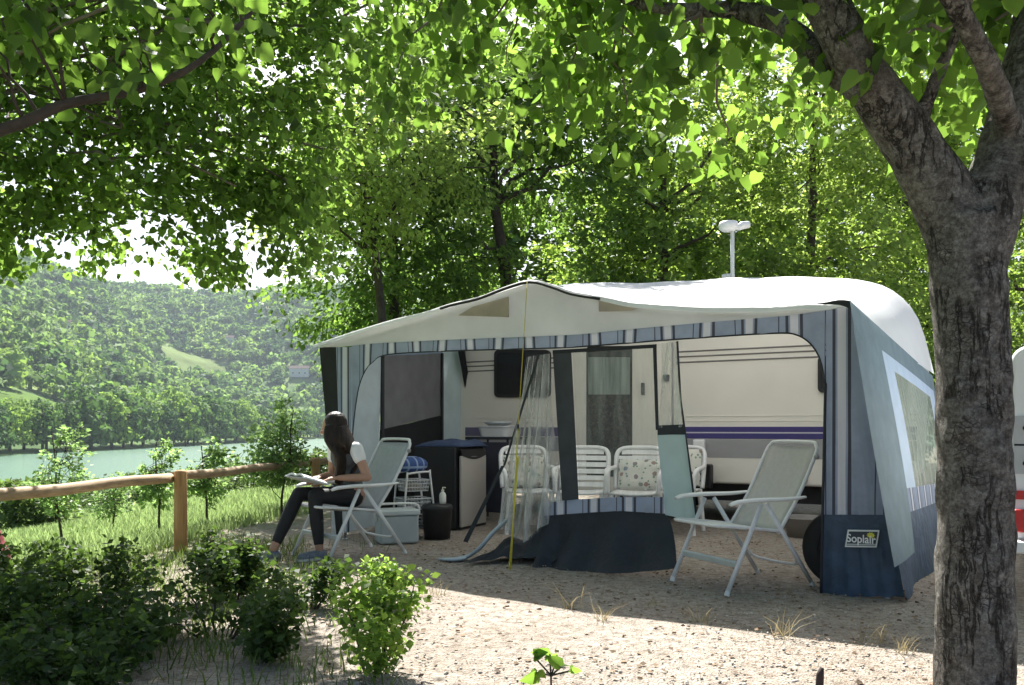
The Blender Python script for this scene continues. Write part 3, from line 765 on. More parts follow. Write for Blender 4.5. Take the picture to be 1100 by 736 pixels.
# ================================================================ MATERIALS OF THE AWNING AND CARAVAN
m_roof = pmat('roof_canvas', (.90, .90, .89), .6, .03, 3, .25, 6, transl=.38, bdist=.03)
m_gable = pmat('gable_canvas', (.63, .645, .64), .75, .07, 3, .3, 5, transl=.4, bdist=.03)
m_vent = pmat('gable_vent', (.52, .47, .40), .8, .1, 8, transl=.35)
m_stripe = stripe_mat('stripe_canvas', (.33, .385, .50), (.66, .67, .73), (.07, .075, .10), .30, .171, .052, .35)
m_blue = pmat('blue_canvas', (.25, .31, .40), .7, .12, 4, .3, 6, transl=.25)
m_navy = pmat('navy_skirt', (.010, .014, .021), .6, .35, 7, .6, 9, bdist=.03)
m_navy_lit = pmat('navy_skirt_lit', (.030, .060, .105), .55, .35, 6, .6, 8, bdist=.03)  # navy skirt again; daylight on the right end put into a lighter blue
m_teal = pmat('teal_border', (.16, .22, .245), .7, .15, 6, .3, 9, transl=.12)
m_dark = pmat('dark_binding', (.018, .021, .026), .7, .2, 9)
m_black = pmat('black_fabric', (.008, .008, .010), .8, .3, 9)
m_pale = pmat('pale_lining', (.46, .52, .56), .75, .10, 4, .4, 5, transl=.25, bdist=.03)
m_frame = pmat('window_border', (.50, .60, .72), .7, .08, 6, transl=.2)
m_aqua = pmat('aqua_flap', (.44, .57, .56), .7, .06, 5, transl=.3)
m_mesh = pmat('insect_mesh', (.17, .17, .175), .8, .15, 4)
m_clear = clear_mat('clear_vinyl', (.92, .93, .91), .06, .15, .3, .16)
m_clear2 = clear_mat('crumpled_vinyl', (.86, .87, .84), .14, .18, .8, .42)
m_pane = clear_mat('side_pane', (.62, .67, .60), .22, .2, .7, .35, (.36, .40, .35))
m_steel = pmat('zinc_tube', (.42, .43, .44), .35, .1, 20, metal=.8)
m_rope = pmat('yellow_rope', (.62, .52, .05), .7, .15, 60)
m_white = pmat('white_plastic', (.74, .74, .72), .45, .05, 5)
m_red = pmat('red_plastic', (.45, .02, .02), .35, .1, 6)

def lin(tab, x): return float(np.interp(x, [p[0] for p in tab], [p[1] for p in tab]))
VT = [(343, 374), (362, 373), (401, 369), (460, 366), (520, 363.5), (575, 361.5), (621, 359.5), (685, 353), (763, 346), (848, 339), (890, 333), (918, 328)]
VB = [(378, 520), (379, 470), (382, 440), (386, 416), (393, 398), (402, 388), (412, 382), (440, 379), (502, 376.5), (560, 375), (617, 373), (703, 366.5), (789, 360.5), (840, 358), (856, 360), (867, 366), (876, 376), (883, 391), (887, 412)]
RF = [(343, 371), (400, 352), (460, 336), (520, 319), (575, 301), (620, 314), (680, 326), (740, 331), (800, 332), (860, 329.5), (918, 326)]

aw = empty('awning', AW.sz(AW.L / 2, 0), 'large caravan awning with a white roof, grey-blue striped front and clear windows', 'awning')
uvA = lambda P: AW.uv(P)
def colgrid(plane, pxs, top, bot, rows, dfun=lambda px, v: 0.0):
    out = []
    for r in range(rows + 1):
        v = r / rows
        out.append([plane.px(px, top(px) + (bot(px) - top(px)) * v, dfun(px, v)) for px in pxs])
    return out

# roof -----------------------------------------------------------------
fx = [343, 372, 400, 430, 460, 490, 520, 548, 575, 598, 620, 650, 680, 710, 740, 770, 800, 830, 860, 885, 905, 918]
bx = [(488, 343), (500, 334), (515, 328), (530, 322), (545, 317), (562, 313), (580, 309), (597, 306), (612, 304), (632, 303), (655, 303), (685, 303), (715, 302), (745, 300), (780, 298), (815, 297), (850, 296.5), (885, 297), (922, 300), (958, 311), (986, 342), (1003, 402)]
rows = []
NR = 14
Fp = [AW.px(x, lin(RF, x), -.07) for x in fx]; Bp = [CV.px(x, y, .06) for x, y in bx]
def catrow(pts, n=3): return smooth_path(pts, n)
for r in range(NR + 1):
    v = r / NR; row = []
    for i, (a, b) in enumerate(zip(Fp, Bp)):
        p = a.lerp(b, v); e = math.sin(PI * v)
        p.z += e * (-.05 + .012 * math.sin(i * 1.7 + v * 5)) + .006 * math.sin(i * 2.9 + v * 11)
        row.append(p)
    rows.append(catrow(row))
hem = [Vector(p) - AW.n * .012 - Vector((0, 0, .035)) for p in rows[0]]
rows.append([Vector(p) + CV.n * .35 - Vector((0, 0, .10)) for p in rows[-1]])
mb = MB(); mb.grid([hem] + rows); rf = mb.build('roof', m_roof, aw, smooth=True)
mb = MB(); i0 = 15; i1 = 42
mb.tube([Vector(p) - AW.n * .016 - Vector((0, 0, .022)) for p in rows[0][14:34]], .012, 6); mb.build('hem', m_dark, rf, smooth=True)
mb = MB(); q = rows[0][-8:]
mb.grid([[Vector(p) - AW.n * .016 + Vector((0, 0, .01 - .055 * k * (i / 7))) for i, p in enumerate(q)] for k in (0, 1)]); mb.build('corner_patch', m_dark, rf)
# gable and valance -------------------------------------------------------
gpx = list(np.linspace(343, 918, 80))
mb = MB(); mb.grid(colgrid(AW, gpx, lambda x: lin(RF, x) + .5, lambda x: lin(VT, x), 5, lambda px, v: .01 + .02 * math.sin(px * .05) * math.sin(PI * v)), uvA)
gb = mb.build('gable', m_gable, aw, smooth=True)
for quad in ([(493, 339), (508, 330), (547, 319), (547, 341)], [(644, 319), (660, 324), (692, 329), (678, 334), (644, 335)]):
    mb = MB(); mb.prism([AW.px(x, y, -.012) for x, y in quad], AW.n * .008); mb.build('vent_flap', m_vent, gb)
vpx = sorted(set([378.0, 379, 382, 386, 393, 402, 412, 856, 867, 876, 883, 887] + list(np.linspace(412, 856, 60)) + [343, 350, 356, 362, 370] + [892, 900, 910, 918]))
def vbot(x):
    if x < 378: return 520
    if x > 887: return 412
    return lin(VB, x)
left = [x for x in vpx if x <= 378]; mid = [x for x in vpx if 378 <= x <= 887]; right = [x for x in vpx if x >= 887]
mb = MB()
mb.grid(colgrid(AW, mid, lambda x: lin(VT, x), lambda x: lin(VB, x), 6, lambda px, v: .012 * math.sin(px * .09) * v), uvA)
mb.grid([[AW.px(887 + (918 + (412 - 327) * .169 * v - 887) * i / 6, lin(VT, 887 + 31 * i / 6) * (1 - v) + 412 * v, 0) for i in range(7)] for v in [k / 6 for k in range(7)]], uvA)
mb.build('valance', m_stripe, aw, smooth=True)
bnd = MB(); bnd.tube(smooth_path([AW.px(x, lin(VB, x), -.006) for x in (378, 379, 382, 386, 393, 402, 412, 440, 502, 560, 617, 703, 789, 840, 856, 867, 876, 883, 887)], 3), .0055, 6); bnd.build('binding', m_dark, aw, smooth=True)
# left front panel and its dark corner
def legrows(plane, L, Rr, ys, n, fold=.02):
    out = []
    for j, y in enumerate(ys):
        l, r = L(y), Rr(y); row = []
        for i in range(n + 1):
            x = l + (r - l) * i / n
            row.append(plane.px(x, y, fold * math.sin(i * 1.9) * min(1, j * .25)))
        out.append(row)
    return out
mb = MB(); mb.grid(legrows(AW, lambda y: 361 + (y - 373) * .04, lambda y: 378 - max(0, (y - 500)) * .02, [373, 400, 430, 460, 490, 520, 550, 572], 6, .008), uvA); mb.build('front_panel', m_stripe, aw, smooth=True)
mb = MB(); mb.grid(legrows(AW, lambda y: 343 + max(0, (y - 373)) * .09, lambda y: 361 + (y - 373) * .04, [373, 386, 400, 430, 460, 490, 520, 550, 574], 3, .01)); mb.build('corner_strip', m_black, aw, smooth=True)
# right front panel
Rl = lambda y: 887 - (y - 412) * .022
Rr = lambda y: 918 + (y - 327) * (972 - 918) / (646 - 327)
mb = MB(); mb.grid(legrows(AW, Rl, Rr, list(np.linspace(412, 553, 9)), 16, .012), uvA); fp = mb.build('front_panel', m_stripe, aw, smooth=True)
mb = MB(); mb.grid(legrows(AW, Rl, lambda y: Rr(y) + 1, list(np.linspace(553, 641, 10)), 16, .020)); mb.build('skirt', m_navy_lit, fp, smooth=True)
mb = MB(); mb.tube([AW.px(Rl(y), y, -.005) for y in np.linspace(412, 640, 12)], .009, 6); mb.build('binding', m_dark, fp, smooth=True)

# maker's badge ---------------------------------------------------------
bd = [(912, 568.5), (946, 569), (943, 587.5), (909, 587)]
mb = MB(); mb.prism([AW.px(x, y, -.034) for x, y in bd], AW.n * .004); badge = mb.build('badge', pmat('badge_white', (.72, .74, .72), .5, .05), aw)
bd2 = [(913.6, 570.3), (944.4, 570.7), (941.6, 586), (910.8, 585.5)]
mb = MB(); mb.prism([AW.px(x, y, -.037) for x, y in bd2], AW.n * .002); mb.build('field', pmat('badge_navy', (.02, .03, .045), .5, .05), badge)
mb = MB(); mb.prism([AW.px(x, y, -.0395) for x, y in [(911.2, 583.2), (941.9, 583.6), (941.7, 585.4), (910.9, 585)]], AW.n * .001); mb.build('strip', pmat('badge_grey', (.40, .42, .42), .5, .05), badge)
ctr = AW.px(937, 574.5, -.040); mb = MB()
star = []
for k in range(20):
    r = .021 if k % 2 == 0 else .014
    star.append(ctr - AW.t * (r * 1.25 * math.cos(PI * k / 10)) + Vector((0, 0, r * math.sin(PI * k / 10))))
mb.prism(star, AW.n * .001); mb.build('emblem', pmat('badge_yellow', (.65, .62, .05), .5, .05), badge)
fc = bpy.data.curves.new('lettering', 'FONT'); fc.body = 'Soplair'; fc.size = .072; fc.extrude = .0006; fc.align_x = 'CENTER'; fc.align_y = 'CENTER'; fc.offset = .0012
fc.materials.append(pmat('badge_letters', (.8, .8, .8), .5, .02))
fo = bpy.data.objects.new('text_source', fc); C.objects.link(fo)
Mx = Matrix((-AW.t, Vector((0, 0, 1)), -AW.n)).transposed().to_4x4(); Mx.translation = AW.px(926.5, 578.6, -.0415)
bpy.context.view_layer.update()
lm_ = bpy.data.meshes.new_from_object(fo.evaluated_get(bpy.context.evaluated_depsgraph_get())); lm_.transform(Mx @ Matrix.Diagonal((.86, 1, 1, 1)))
bpy.data.objects.remove(fo); lo = bpy.data.objects.new('lettering', lm_); C.objects.link(lo)
lo.parent = badge; lo.matrix_parent_inverse = parent_inv(badge)

# right side wall ---------------------------------------------------------
TL = AW.px(918, 327, -.03); BL = AW.px(972, 646, -.03); BL.z = 0.01
TR = CV.px(1002, 404, -.01); BR = CV.px(1030, 580, -.02); BR.z = 0.0
SWn = (BL - TL).cross(TR - TL).normalized()
if SWn.x < 0: SWn = -SWn
def sw(a, b, k=0.0):
    p = TL.lerp(TR, a).lerp(BL.lerp(BR, a), b)
    k += .03 * math.sin(PI * b) * math.sin(PI * a) + max(0, b - .7) * .10 * math.sin(a * 17 + 1) * (b - .7) * 3
    return p + SWn * k
def sheet(name, mat, a0, a1, b0, b1, k, parent, uvs=None, na=10, nb=10, smooth=True):
    mb = MB(); rows = [[sw(a0 + (a1 - a0) * i / na, b0 + (b1 - b0) * j / nb, k) for i in range(na + 1)] for j in range(nb + 1)]
    d = (TR - TL).normalized()
    mb.grid(rows, (lambda P: ((P - TL).dot(d), P.z)))
    return mb.build(name, mat, parent, smooth=smooth)
sidew = sheet('side_wall', m_teal, -.03, 1, 0, .10, 0, aw, na=14, nb=3)
wf = sheet('window_border', m_frame, .20, .96, .10, .16, 0, sidew, nb=2)
sheet('window_border', m_frame, .20, .32, .16, .64, 0, sidew)
sheet('window_border', m_frame, .86, .96, .16, .64, 0, sidew)
sheet('border', m_teal, .96, 1, .10, .70, 0, sidew, na=2)
sheet('window', m_pane, .32, .86, .16, .64, 0, sidew)
sheet('striped_band', m_stripe, .20, .96, .64, .73, 0, sidew, nb=3)
sheet('skirt', m_navy_lit, .0, 1, .73, 1.0, -.004, sidew, na=30)
sheet('border', m_teal, -.05, .20, .10, .88, .008, sidew, na=5, nb=16)

# left side wall seen from inside ------------------------------------------------
LWp = VPlane(AW.sz(AW.L - .06, 0), CV.sz(CV.L - .10, 0))
lw_s = lambda px: LWp.uv(LWp.px(px, 460))[0]
def lsheet(name, mat, x0, x1, z0, z1, d=0, parent=aw, fold=.012, n=8, m=8):
    s0, s1 = lw_s(x0), lw_s(x1)
    z0 = z0 if isinstance(z0, tuple) else (z0, z0); z1 = z1 if isinstance(z1, tuple) else (z1, z1)
    rows = []
    for j in range(m + 1):
        row = []
        for i in range(n + 1):
            f = i / n; zz = (z1[0] + (z1[1] - z1[0]) * f) * (1 - j / m) + (z0[0] + (z0[1] - z0[0]) * f) * (j / m)
            row.append(LWp.sz(s0 + (s1 - s0) * f, zz, d + fold * math.sin(i * 1.3 + j * .7)))
        rows.append(row)
    mb = MB(); mb.grid(rows); return mb.build(name, mat, parent, smooth=True)
zt = lambda px: 1.80 + .55 * max(0, min(1, (lw_s(px)) / LWp.L))
lwall = lsheet('side_wall', m_pale, 355, 408, 0.02, (zt(355), zt(408)))
lsheet('side_wall_strip', m_pale, 475, 498, .5, (zt(475), zt(498)), 0, lwall)
lsheet('side_wall_hem', m_blue, 408, 475, (1.83, 1.98), (zt(408), zt(475)), -.004, lwall)
zz0 = LWp.px(408, 462).z; zz1 = LWp.px(475, 446).z
lsheet('window', m_mesh, 408, 475, (zz0, zz1), (1.835, 1.985), 0.0, lwall, .004)
lsheet('window_blind', m_black, 408, 475, 0.02, (zz0, zz1), 0.0, lwall)
lsheet('side_wall_gap', m_black, 498, 505, 0.02, (zt(498), zt(504)), .0, lwall, .02)  # black sheet standing in for the dark gap before the caravan
for x in (409.5, 473.5):
    mb = MB(); s_ = lw_s(x); mb.tube([LWp.sz(s_, .5, -.02), LWp.sz(s_, 1.84 if x < 440 else 1.98, -.02)], .02, 6); mb.build('binding', m_dark, lwall)
lsheet('skirt', m_navy, 475, 498, 0.01, .5, 0, lwall)
# curtain drawn against the caravan
mb = MB(); rows = []
for j, y in enumerate(np.linspace(372, 468, 9)):
    w0, w1 = np.interp(y, [372, 400, 430, 450, 468], [484, 491, 497, 498, 498]), np.interp(y, [372, 400, 430, 450, 468], [503, 504, 505, 507, 516])
    rows.append([LWp.px(w0 + (w1 - w0) * i / 8, y, -.09 + .025 * math.sin(i * 1.9 + j * .4)) for i in range(9)])
mb.grid(rows); mb.build('tied_curtain', m_black, aw, smooth=True)

# poles -----------------------------------------------------------------------
for a, b in ((AW.px(905, 331, .06), AW.px(951, 640, .06)), (AW.px(366, 374, .06), AW.px(366, 584, .06))):
    b.z = 0; mb = MB(); mb.tube([a, b], .014, 10); mb.lathe((b.x, b.y, 0.0), [(.03, 0), (.03, .01), (.014, .012)], 12); mb.build('pole', m_steel, aw, smooth=True)
mb = MB(); a = AW.px(575, 304, .05); b = CV.px(612, 310, -.03); mb.tube([a, b], .014, 8); mb.build('pole', m_steel, aw, smooth=True)
mb = MB(); mb.tube([AW.px(x, lin(RF, x) + 5, .05) for x in (350, 460, 575)], .014, 8); mb.tube([AW.px(x, lin(RF, x) + 5, .05) for x in (575, 680, 740, 800, 910)], .014, 8); mb.build('pole', m_steel, aw, smooth=True)

# guy rope ----------------------------------------------------------------------
mb = MB(); a = AW.px(574, 304, -.10); b = gnd(547, 611); sl_ = a.lerp(b, .52)
mb.tube([a, a.lerp(b, .3), sl_], .0032, 6); mb.tube([sl_, b + Vector((.012, 0, 0))], .006, 6); mb.tube([a.lerp(b, .62) + Vector((.018, -.01, 0)), b], .006, 6)
mb.tube([b + Vector((0, 0, .05)), b + Vector((.01, .01, -.05))], .006, 6); mb.build('guy_rope', m_rope, aw, smooth=True)
mb = MB(); mb.box(sl_, (.018, .012, .05)); mb.build('rope_slider', m_dark, aw)

# half open door in the middle --------------------------------------------------
def pgrid(cols_top, cols_bot, nx_, ny_, dfun, plane=AW):
    """grid between a top and a bottom pixel polyline"""
    rows = []
    def pick(poly, f):
        k = f * (len(poly) - 1); i = min(int(k), len(poly) - 2); t = k - i
        return poly[i][0] + (poly[i + 1][0] - poly[i][0]) * t, poly[i][1] + (poly[i + 1][1] - poly[i][1]) * t
    for j in range(ny_ + 1):
        v = j / ny_; row = []
        for i in range(nx_ + 1):
            f = i / nx_; a = pick(cols_top, f); b = pick(cols_bot, f)
            row.append(plane.px(a[0] + (b[0] - a[0]) * v, a[1] + (b[1] - a[1]) * v, dfun(f, v)))
        rows.append(row)
    return rows
mb = MB(); mb.grid(pgrid([(613, 379), (660, 375), (702, 372)], [(620, 540), (660, 541), (705, 540)], 24, 20, lambda f, v: .03 + .012 * math.sin(f * 9 + v * 3) * v)); door = mb.build('door_panel', m_clear, aw, smooth=True)
mb = MB(); mb.grid(pgrid([(592, 378), (612, 378)], [(602, 538), (620, 538)], 4, 10, lambda f, v: .024)); mb.build('zip_strip', pmat('zip_strip', (.045, .052, .058), .7, .2, 8), door, smooth=True)
mb = MB(); mb.grid(pgrid([(592, 376), (704, 369.5)], [(592, 380), (704, 373.5)], 12, 2, lambda f, v: .022)); mb.grid(pgrid([(700, 372), (704, 372)], [(703, 462), (706.5, 462)], 2, 10, lambda f, v: .02)); mb.build('binding', m_dark, door)
foldf = lambda f, v: -.02 - .16 * v * v - .03 * math.sin(f * 22) * v - .015 * math.sin(f * 9 + 2)
mb = MB(); mb.grid(pgrid([(586, 540), (620, 536.5), (665, 534), (717, 534)], [(586, 554), (620, 551.5), (665, 548.5), (717, 552)], 30, 4, lambda f, v: -.01 - .01 * math.sin(f * 9 + 2)), uvA); mb.build('striped_band', m_stripe, door, smooth=True)
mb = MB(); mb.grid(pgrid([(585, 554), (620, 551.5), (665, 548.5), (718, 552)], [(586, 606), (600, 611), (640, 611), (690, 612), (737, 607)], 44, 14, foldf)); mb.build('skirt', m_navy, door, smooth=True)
# crumpled clear half of the door, its zip and the skirt lying on the ground
crf = lambda f, v: -.03 + .045 * math.sin(f * 30 + v * 4) * (.4 + v) + .03 * math.sin(f * 13 - v * 6) * v
mb = MB(); mb.grid(pgrid([(568, 384), (580, 382), (594, 380)], [(540, 562), (556, 575), (568, 582), (600, 556)], 54, 26, crf)); flap = mb.build('door_flap', m_clear2, aw, smooth=True)
mb = MB(); mb.grid(pgrid([(582, 381), (584.5, 381)], [(545, 500), (547.5, 500)], 3, 12, lambda f, v: -.06)); mb.build('zip_strip', m_dark, flap, smooth=True)
mb = MB(); mb.grid(pgrid([(544, 500), (547.5, 500)], [(507, 580), (512, 581)], 5, 12, lambda f, v: -.07 - .05 * v)); mb.build('zip_strip', m_dark, flap, smooth=True)
mb = MB(); rows = []
for j in range(17):
    row = []
    for i in range(33):
        f, v = i / 32, j / 16
        pb = gnd(492 + 104 * f, 609 - 4 * math.sin(f * 3)); pt_ = pb + AW.n * .55
        p = pb.lerp(pt_, v); hh = (.05 + .27 * f) * math.sin(PI * min(1, v * 1.0 + .02)) ** .6 * (.8 + .25 * math.sin(f * 17 + v * 5) + .2 * math.sin(f * 31 - v * 9))
        p.z = .012 + max(0, hh) * min(1, f * 4 + .3); row.append(p)
    rows.append(row)
mb.grid(rows); mb.build('fallen_skirt', m_navy, flap, smooth=True)
mb = MB(); pts_ = [gnd(471, 600, .02), gnd(486, 601, .02), gnd(502, 598, .03), at(516, 588, 6.6), at(528, 574, 6.7), at(541, 562, 6.85), at(549, 556, 6.95)]
mb.tube(smooth_path(pts_, 4), interp_r([.02, .05, .05, .055, .06, .05, .03], 4), 8, flat=.3); mb.build('folded_band', pmat('folded_band', (.36, .42, .46), .7, .12, 6), flap, smooth=True)
# narrow flap tied back beside the right opening
mb = MB(); mb.grid(pgrid([(707, 368), (716, 367), (724, 366)], [(705, 460), (718, 459), (732, 459)], 8, 16, lambda f, v: .05 + .02 * math.sin(f * 8 + v * 4))); sflap = mb.build('side_flap', m_clear2, aw, smooth=True)
mb = MB(); mb.grid(pgrid([(704, 457), (718, 456.5), (732, 456)], [(704, 467.5), (718, 467), (734, 467)], 6, 2, lambda f, v: .035)); mb.build('binding', m_dark, sflap, smooth=True)
mb = MB(); mb.grid(pgrid([(704, 467.5), (718, 467), (734, 467)], [(716, 553), (734, 558), (748, 556)], 8, 14, lambda f, v: .03 + .04 * math.sin(f * 3) * v - .05 * v)); mb.build('turned_fabric', m_aqua, sflap, smooth=True)
mb = MB(); mb.tube([AW.px(724.5, 366, .05), AW.px(728, 430, .05), AW.px(732.5, 460, .045), AW.px(741, 510, .02), AW.px(748, 555, 0)], .008, 6); mb.build('piping', m_dark, sflap, smooth=True)

# ================================================================ CARAVAN
m_car = pmat('caravan_cream', (.72, .69, .61), .42, .04, 2, .12, 3)
m_carg = pmat('caravan_grey', (.30, .30, .30), .5, .05, 4); m_purple = pmat('caravan_purple', (.045, .035, .16), .4, .05, 4); m_line = pmat('caravan_line', (.16, .15, .14), .6, .05)
m_glass = pmat('tinted_window', (.022, .022, .024), .08, .1, 2); m_rub = pmat('rubber', (.015, .015, .015), .7, .2)
m_under = pmat('chassis', (.03, .03, .03), .8, .2)
cv = empty('caravan', CV.sz(CV.L / 2, 0, 1), 'cream caravan with a purple side stripe standing inside the awning', 'caravan')
def cs(px): return CV.uv(CV.px(px, 460))[0]
L = CV.L; zt_, zb = 2.50, .46
prof = []
def arc(cx, cz, r, a0, a1, n=8):
    return [(cx + r * math.cos(a0 + (a1 - a0) * i / n), cz + r * math.sin(a0 + (a1 - a0) * i / n)) for i in range(n + 1)]
prof += arc(.90, zt_ - .8, .8, PI, PI / 2) + arc(L - .45, zt_ - .4, .4, PI / 2, 0) + arc(L - .2, zb + .15, .15, 0, -PI / 2) + arc(.3, zb + .15, .15, -PI / 2, -PI)
mb = MB(); mb.prism([CV.sz(s_, z_, .0) for s_, z_ in prof], CV.n * 2.15); mb.build('body', m_car, cv, bevel=.03)
mb = MB(); mb.box(CV.sz(L / 2, .36, 1.1), (L * .86, 1.7, .2), Matrix.Rotation(math.atan2(CV.t.y, CV.t.x), 3, 'Z')); mb.build('chassis', m_under, cv)
RZ = Matrix.Rotation(math.atan2(CV.t.y, CV.t.x), 3, 'Z')
for d_ in (.25, 1.95):
    Rw = RZ @ Matrix.Rotation(PI / 2, 3, 'X'); mb = MB(); c_ = CV.sz(L * .55, .31, d_)
    mb.lathe(c_, [(.18, -.09), (.28, -.09), (.31, -.06), (.31, .06), (.28, .09), (.18, .09), (.18, -.09)], 28, Rw); wh = mb.build('wheel', m_rub, cv, smooth=True)
    mb = MB(); mb.lathe(c_, [(.001, -.06), (.17, -.07), (.185, -.08), (.185, .08), (.17, .07), (.001, .06)], 24, Rw); mb.build('rim', m_steel, wh, smooth=True)
def slab(name, mat, pts, d0, d1, parent=cv, bevel=0):
    mb = MB(); base_ = [CV.px(x, y) for x, y in pts]; mb.prism([p + CV.n * d0 for p in base_], CV.n * (d1 - d0)); return mb.build(name, mat, parent, bevel=bevel)
def cband(name, mat, x0, x1, z0, z1, d0=-.006, parent=cv):
    mb = MB(); s0, s1 = cs(x0), cs(x1); mb.prism([CV.sz(s0, z0, d0), CV.sz(s1, z0, d0), CV.sz(s1, z1, d0), CV.sz(s0, z1, d0)], CV.n * (-d0 + .004)); return mb.build(name, mat, parent)
# stripes: heights read off the side where it is seen through the right opening
zof = lambda y, px=800: CV.px(px, y).z
s1 = cband('stripe', m_purple, 985, 726, zof(471.5), zof(458.5)); cband('pinstripe', pmat('pinstripe', (.5, .48, .55), .5, .03), 985, 726, zof(465.6), zof(464.2), -.009, s1)
cband('lower_band', m_carg, 985, 726, zof(492), zof(472.2), -.004)
s2 = cband('stripe', pmat('caravan_violet_grey', (.12, .11, .18), .5, .05), 602, 500, zof(470), zof(459)); cband('lower_band', m_carg, 602, 500, zof(488), zof(471), -.004)
for y0, y1 in ((376, 373), (382, 378.5), (388.5, 384.5), (447, 446.6), (452.5, 452.2)):
    zc = zof((y0 + y1) / 2, 802)
    for xa, xb in ((985, 726), (600, 500)):
        mb = MB(); mb.tube([CV.sz(cs(xa), zc, -.002), CV.sz(cs(xb), zc, -.002)], .009 if y0 < 400 else .004, 6); mb.build('rib', m_line if y0 < 400 else m_car, cv)
def rrect(x0, y0, x1, y1, r, n=4):
    pts = []
    for cx, cy_, a in ((x1 - r, y0 + r, -PI / 2), (x1 - r, y1 - r, 0), (x0 + r, y1 - r, PI / 2), (x0 + r, y0 + r, PI)):
        for i in range(n + 1): pts.append((cx + r * math.cos(a + PI / 2 * i / n), cy_ + r * math.sin(a + PI / 2 * i / n)))
    return pts
wn = slab('window', m_rub, rrect(532, 376, 592, 427, 5), -.03, .01); slab('pane', m_glass, rrect(535, 379, 589, 424, 4), -.036, -.03, wn)
wn = slab('window', m_rub, rrect(879, 383, 952, 422, 5), -.03, .01); slab('pane', m_glass, rrect(882, 386, 949, 419, 4), -.036, -.03, wn)
dr = slab('door', m_car, rrect(604, 369, 722, 528, 4), -.022, .01, bevel=.006)
wn = slab('window', m_rub, rrect(631, 372, 680, 512, 4), -.03, -.018, dr)
g = NT('door_curtain'); co = g.coord(); wv = g.noise(1, 3, g.n('ShaderNodeMapping', {'Vector': co, 'Scale': (22, 22, 1.5)}).outputs[0]).outputs['Fac']
m_curt = g.finish(g.n('ShaderNodeBsdfPrincipled', {'Base Color': g.ramp(wv, [(.3, (.10, .13, .115)), (.7, (.27, .32, .28))]), 'Roughness': .5}).outputs[0])
g = NT('door_screen'); co = g.coord(); v = g.noise(26, 6, co, .8).outputs['Fac']
m_scr = g.finish(g.n('ShaderNodeBsdfPrincipled', {'Base Color': g.ramp(v, [(.46, (.008, .007, .006)), (.58, (.05, .04, .03)), (.7, (.15, .125, .095))]), 'Roughness': .5}).outputs[0])  # brown mottling paints reflected leaves onto the dark screen
slab('curtain', m_curt, rrect(633, 384, 678, 424, 1), -.034, -.03, wn); slab('fly_screen', m_scr, rrect(633, 425, 678, 510, 1), -.034, -.03, wn)
mb = MB(); mb.box(CV.px(692, 418, -.04), (.03, .05, .14), RZ); mb.build('handle', m_dark, dr, bevel=.008)
mb = MB(); mb.tube([CV.px(722.5, 369, -.004), CV.px(722.5, 528, -.004)], .012, 6); mb.build('door_seal', m_line, cv)
mb = MB(); mb.box(CV.px(717, 406, -.04), (.06, .06, .07), RZ); mb.build('door_catch', m_dark, dr, bevel=.01)
mb = MB(); mb.box(CV.px(752, 478, -.03), (.13, .06, .12), RZ); mb.build('socket', m_white, cv, bevel=.015)
mk = slab('marker_light', pmat('marker_orange', (.75, .12, .03), .3, .05), [(860 + 8 * math.cos(k * PI / 10), 515.5 + 4.4 * math.sin(k * PI / 10)) for k in range(20)], -.022, 0)
slab('lens', m_red, [(860 + 4.5 * math.cos(k * PI / 8), 515.5 + 2.2 * math.sin(k * PI / 8)) for k in range(16)], -.028, -.022, mk)
mb = MB(); p = CV.sz(cs(702), zt_, .75); mb.box(p + Vector((0, 0, .09)), (.7, .5, .2), RZ); mb.build('roof_vent', m_white, cv, bevel=.04)
mb = MB(); p = CV.sz(cs(762), zt_, .7); mb.tube([p - Vector((0, 0, .02)), p + Vector((0, 0, .30))], .05, 12); mb.tube([p + Vector((0, 0, .30)), p + Vector((0, 0, .34))], .075, 12); mb.build('chimney', m_white, cv)
# aerial on its mast
p0 = CV.px(771, 300, .55); p0 = Vector((p0.x, p0.y, zt_ - .02)); Yp = p0.y; xm = p0.x; ztop = EYE + (HY - 246) / F * Yp
mb = MB(); mb.tube([(xm, Yp, zt_ - .02), (xm, Yp, ztop)], .022, 10); an = mb.build('aerial', m_white, cv, smooth=True)
mb = MB()
mb.lathe((xm - .045, Yp, ztop), [(.001, -.03), (.07, -.025), (.105, 0), (.11, .045), (.10, .075), (.001, .085)], 20)
mb.tube([(xm + .05, Yp - .03, ztop + .0), (xm + .11, Yp, ztop + .04), (xm + .19, Yp + .02, ztop + .055)], [.03, .045, .04], 12); mb.build('dish', m_white, an, smooth=True)
# ================================================================ FURNITURE
m_tube = pmat('white_tube', (.70, .70, .69), .35, .05, 20)
m_sling = pmat('grey_sling', (.52, .505, .46), .75, .06, 30, .35, 300, transl=.15, bdist=.002)
m_sling2 = pmat('pale_grey_sling', (.44, .465, .465), .75, .06, 30, .35, 300, transl=.15, bdist=.002)
m_seat = pmat('seat_plastic', (.62, .66, .64), .55, .06, 20)

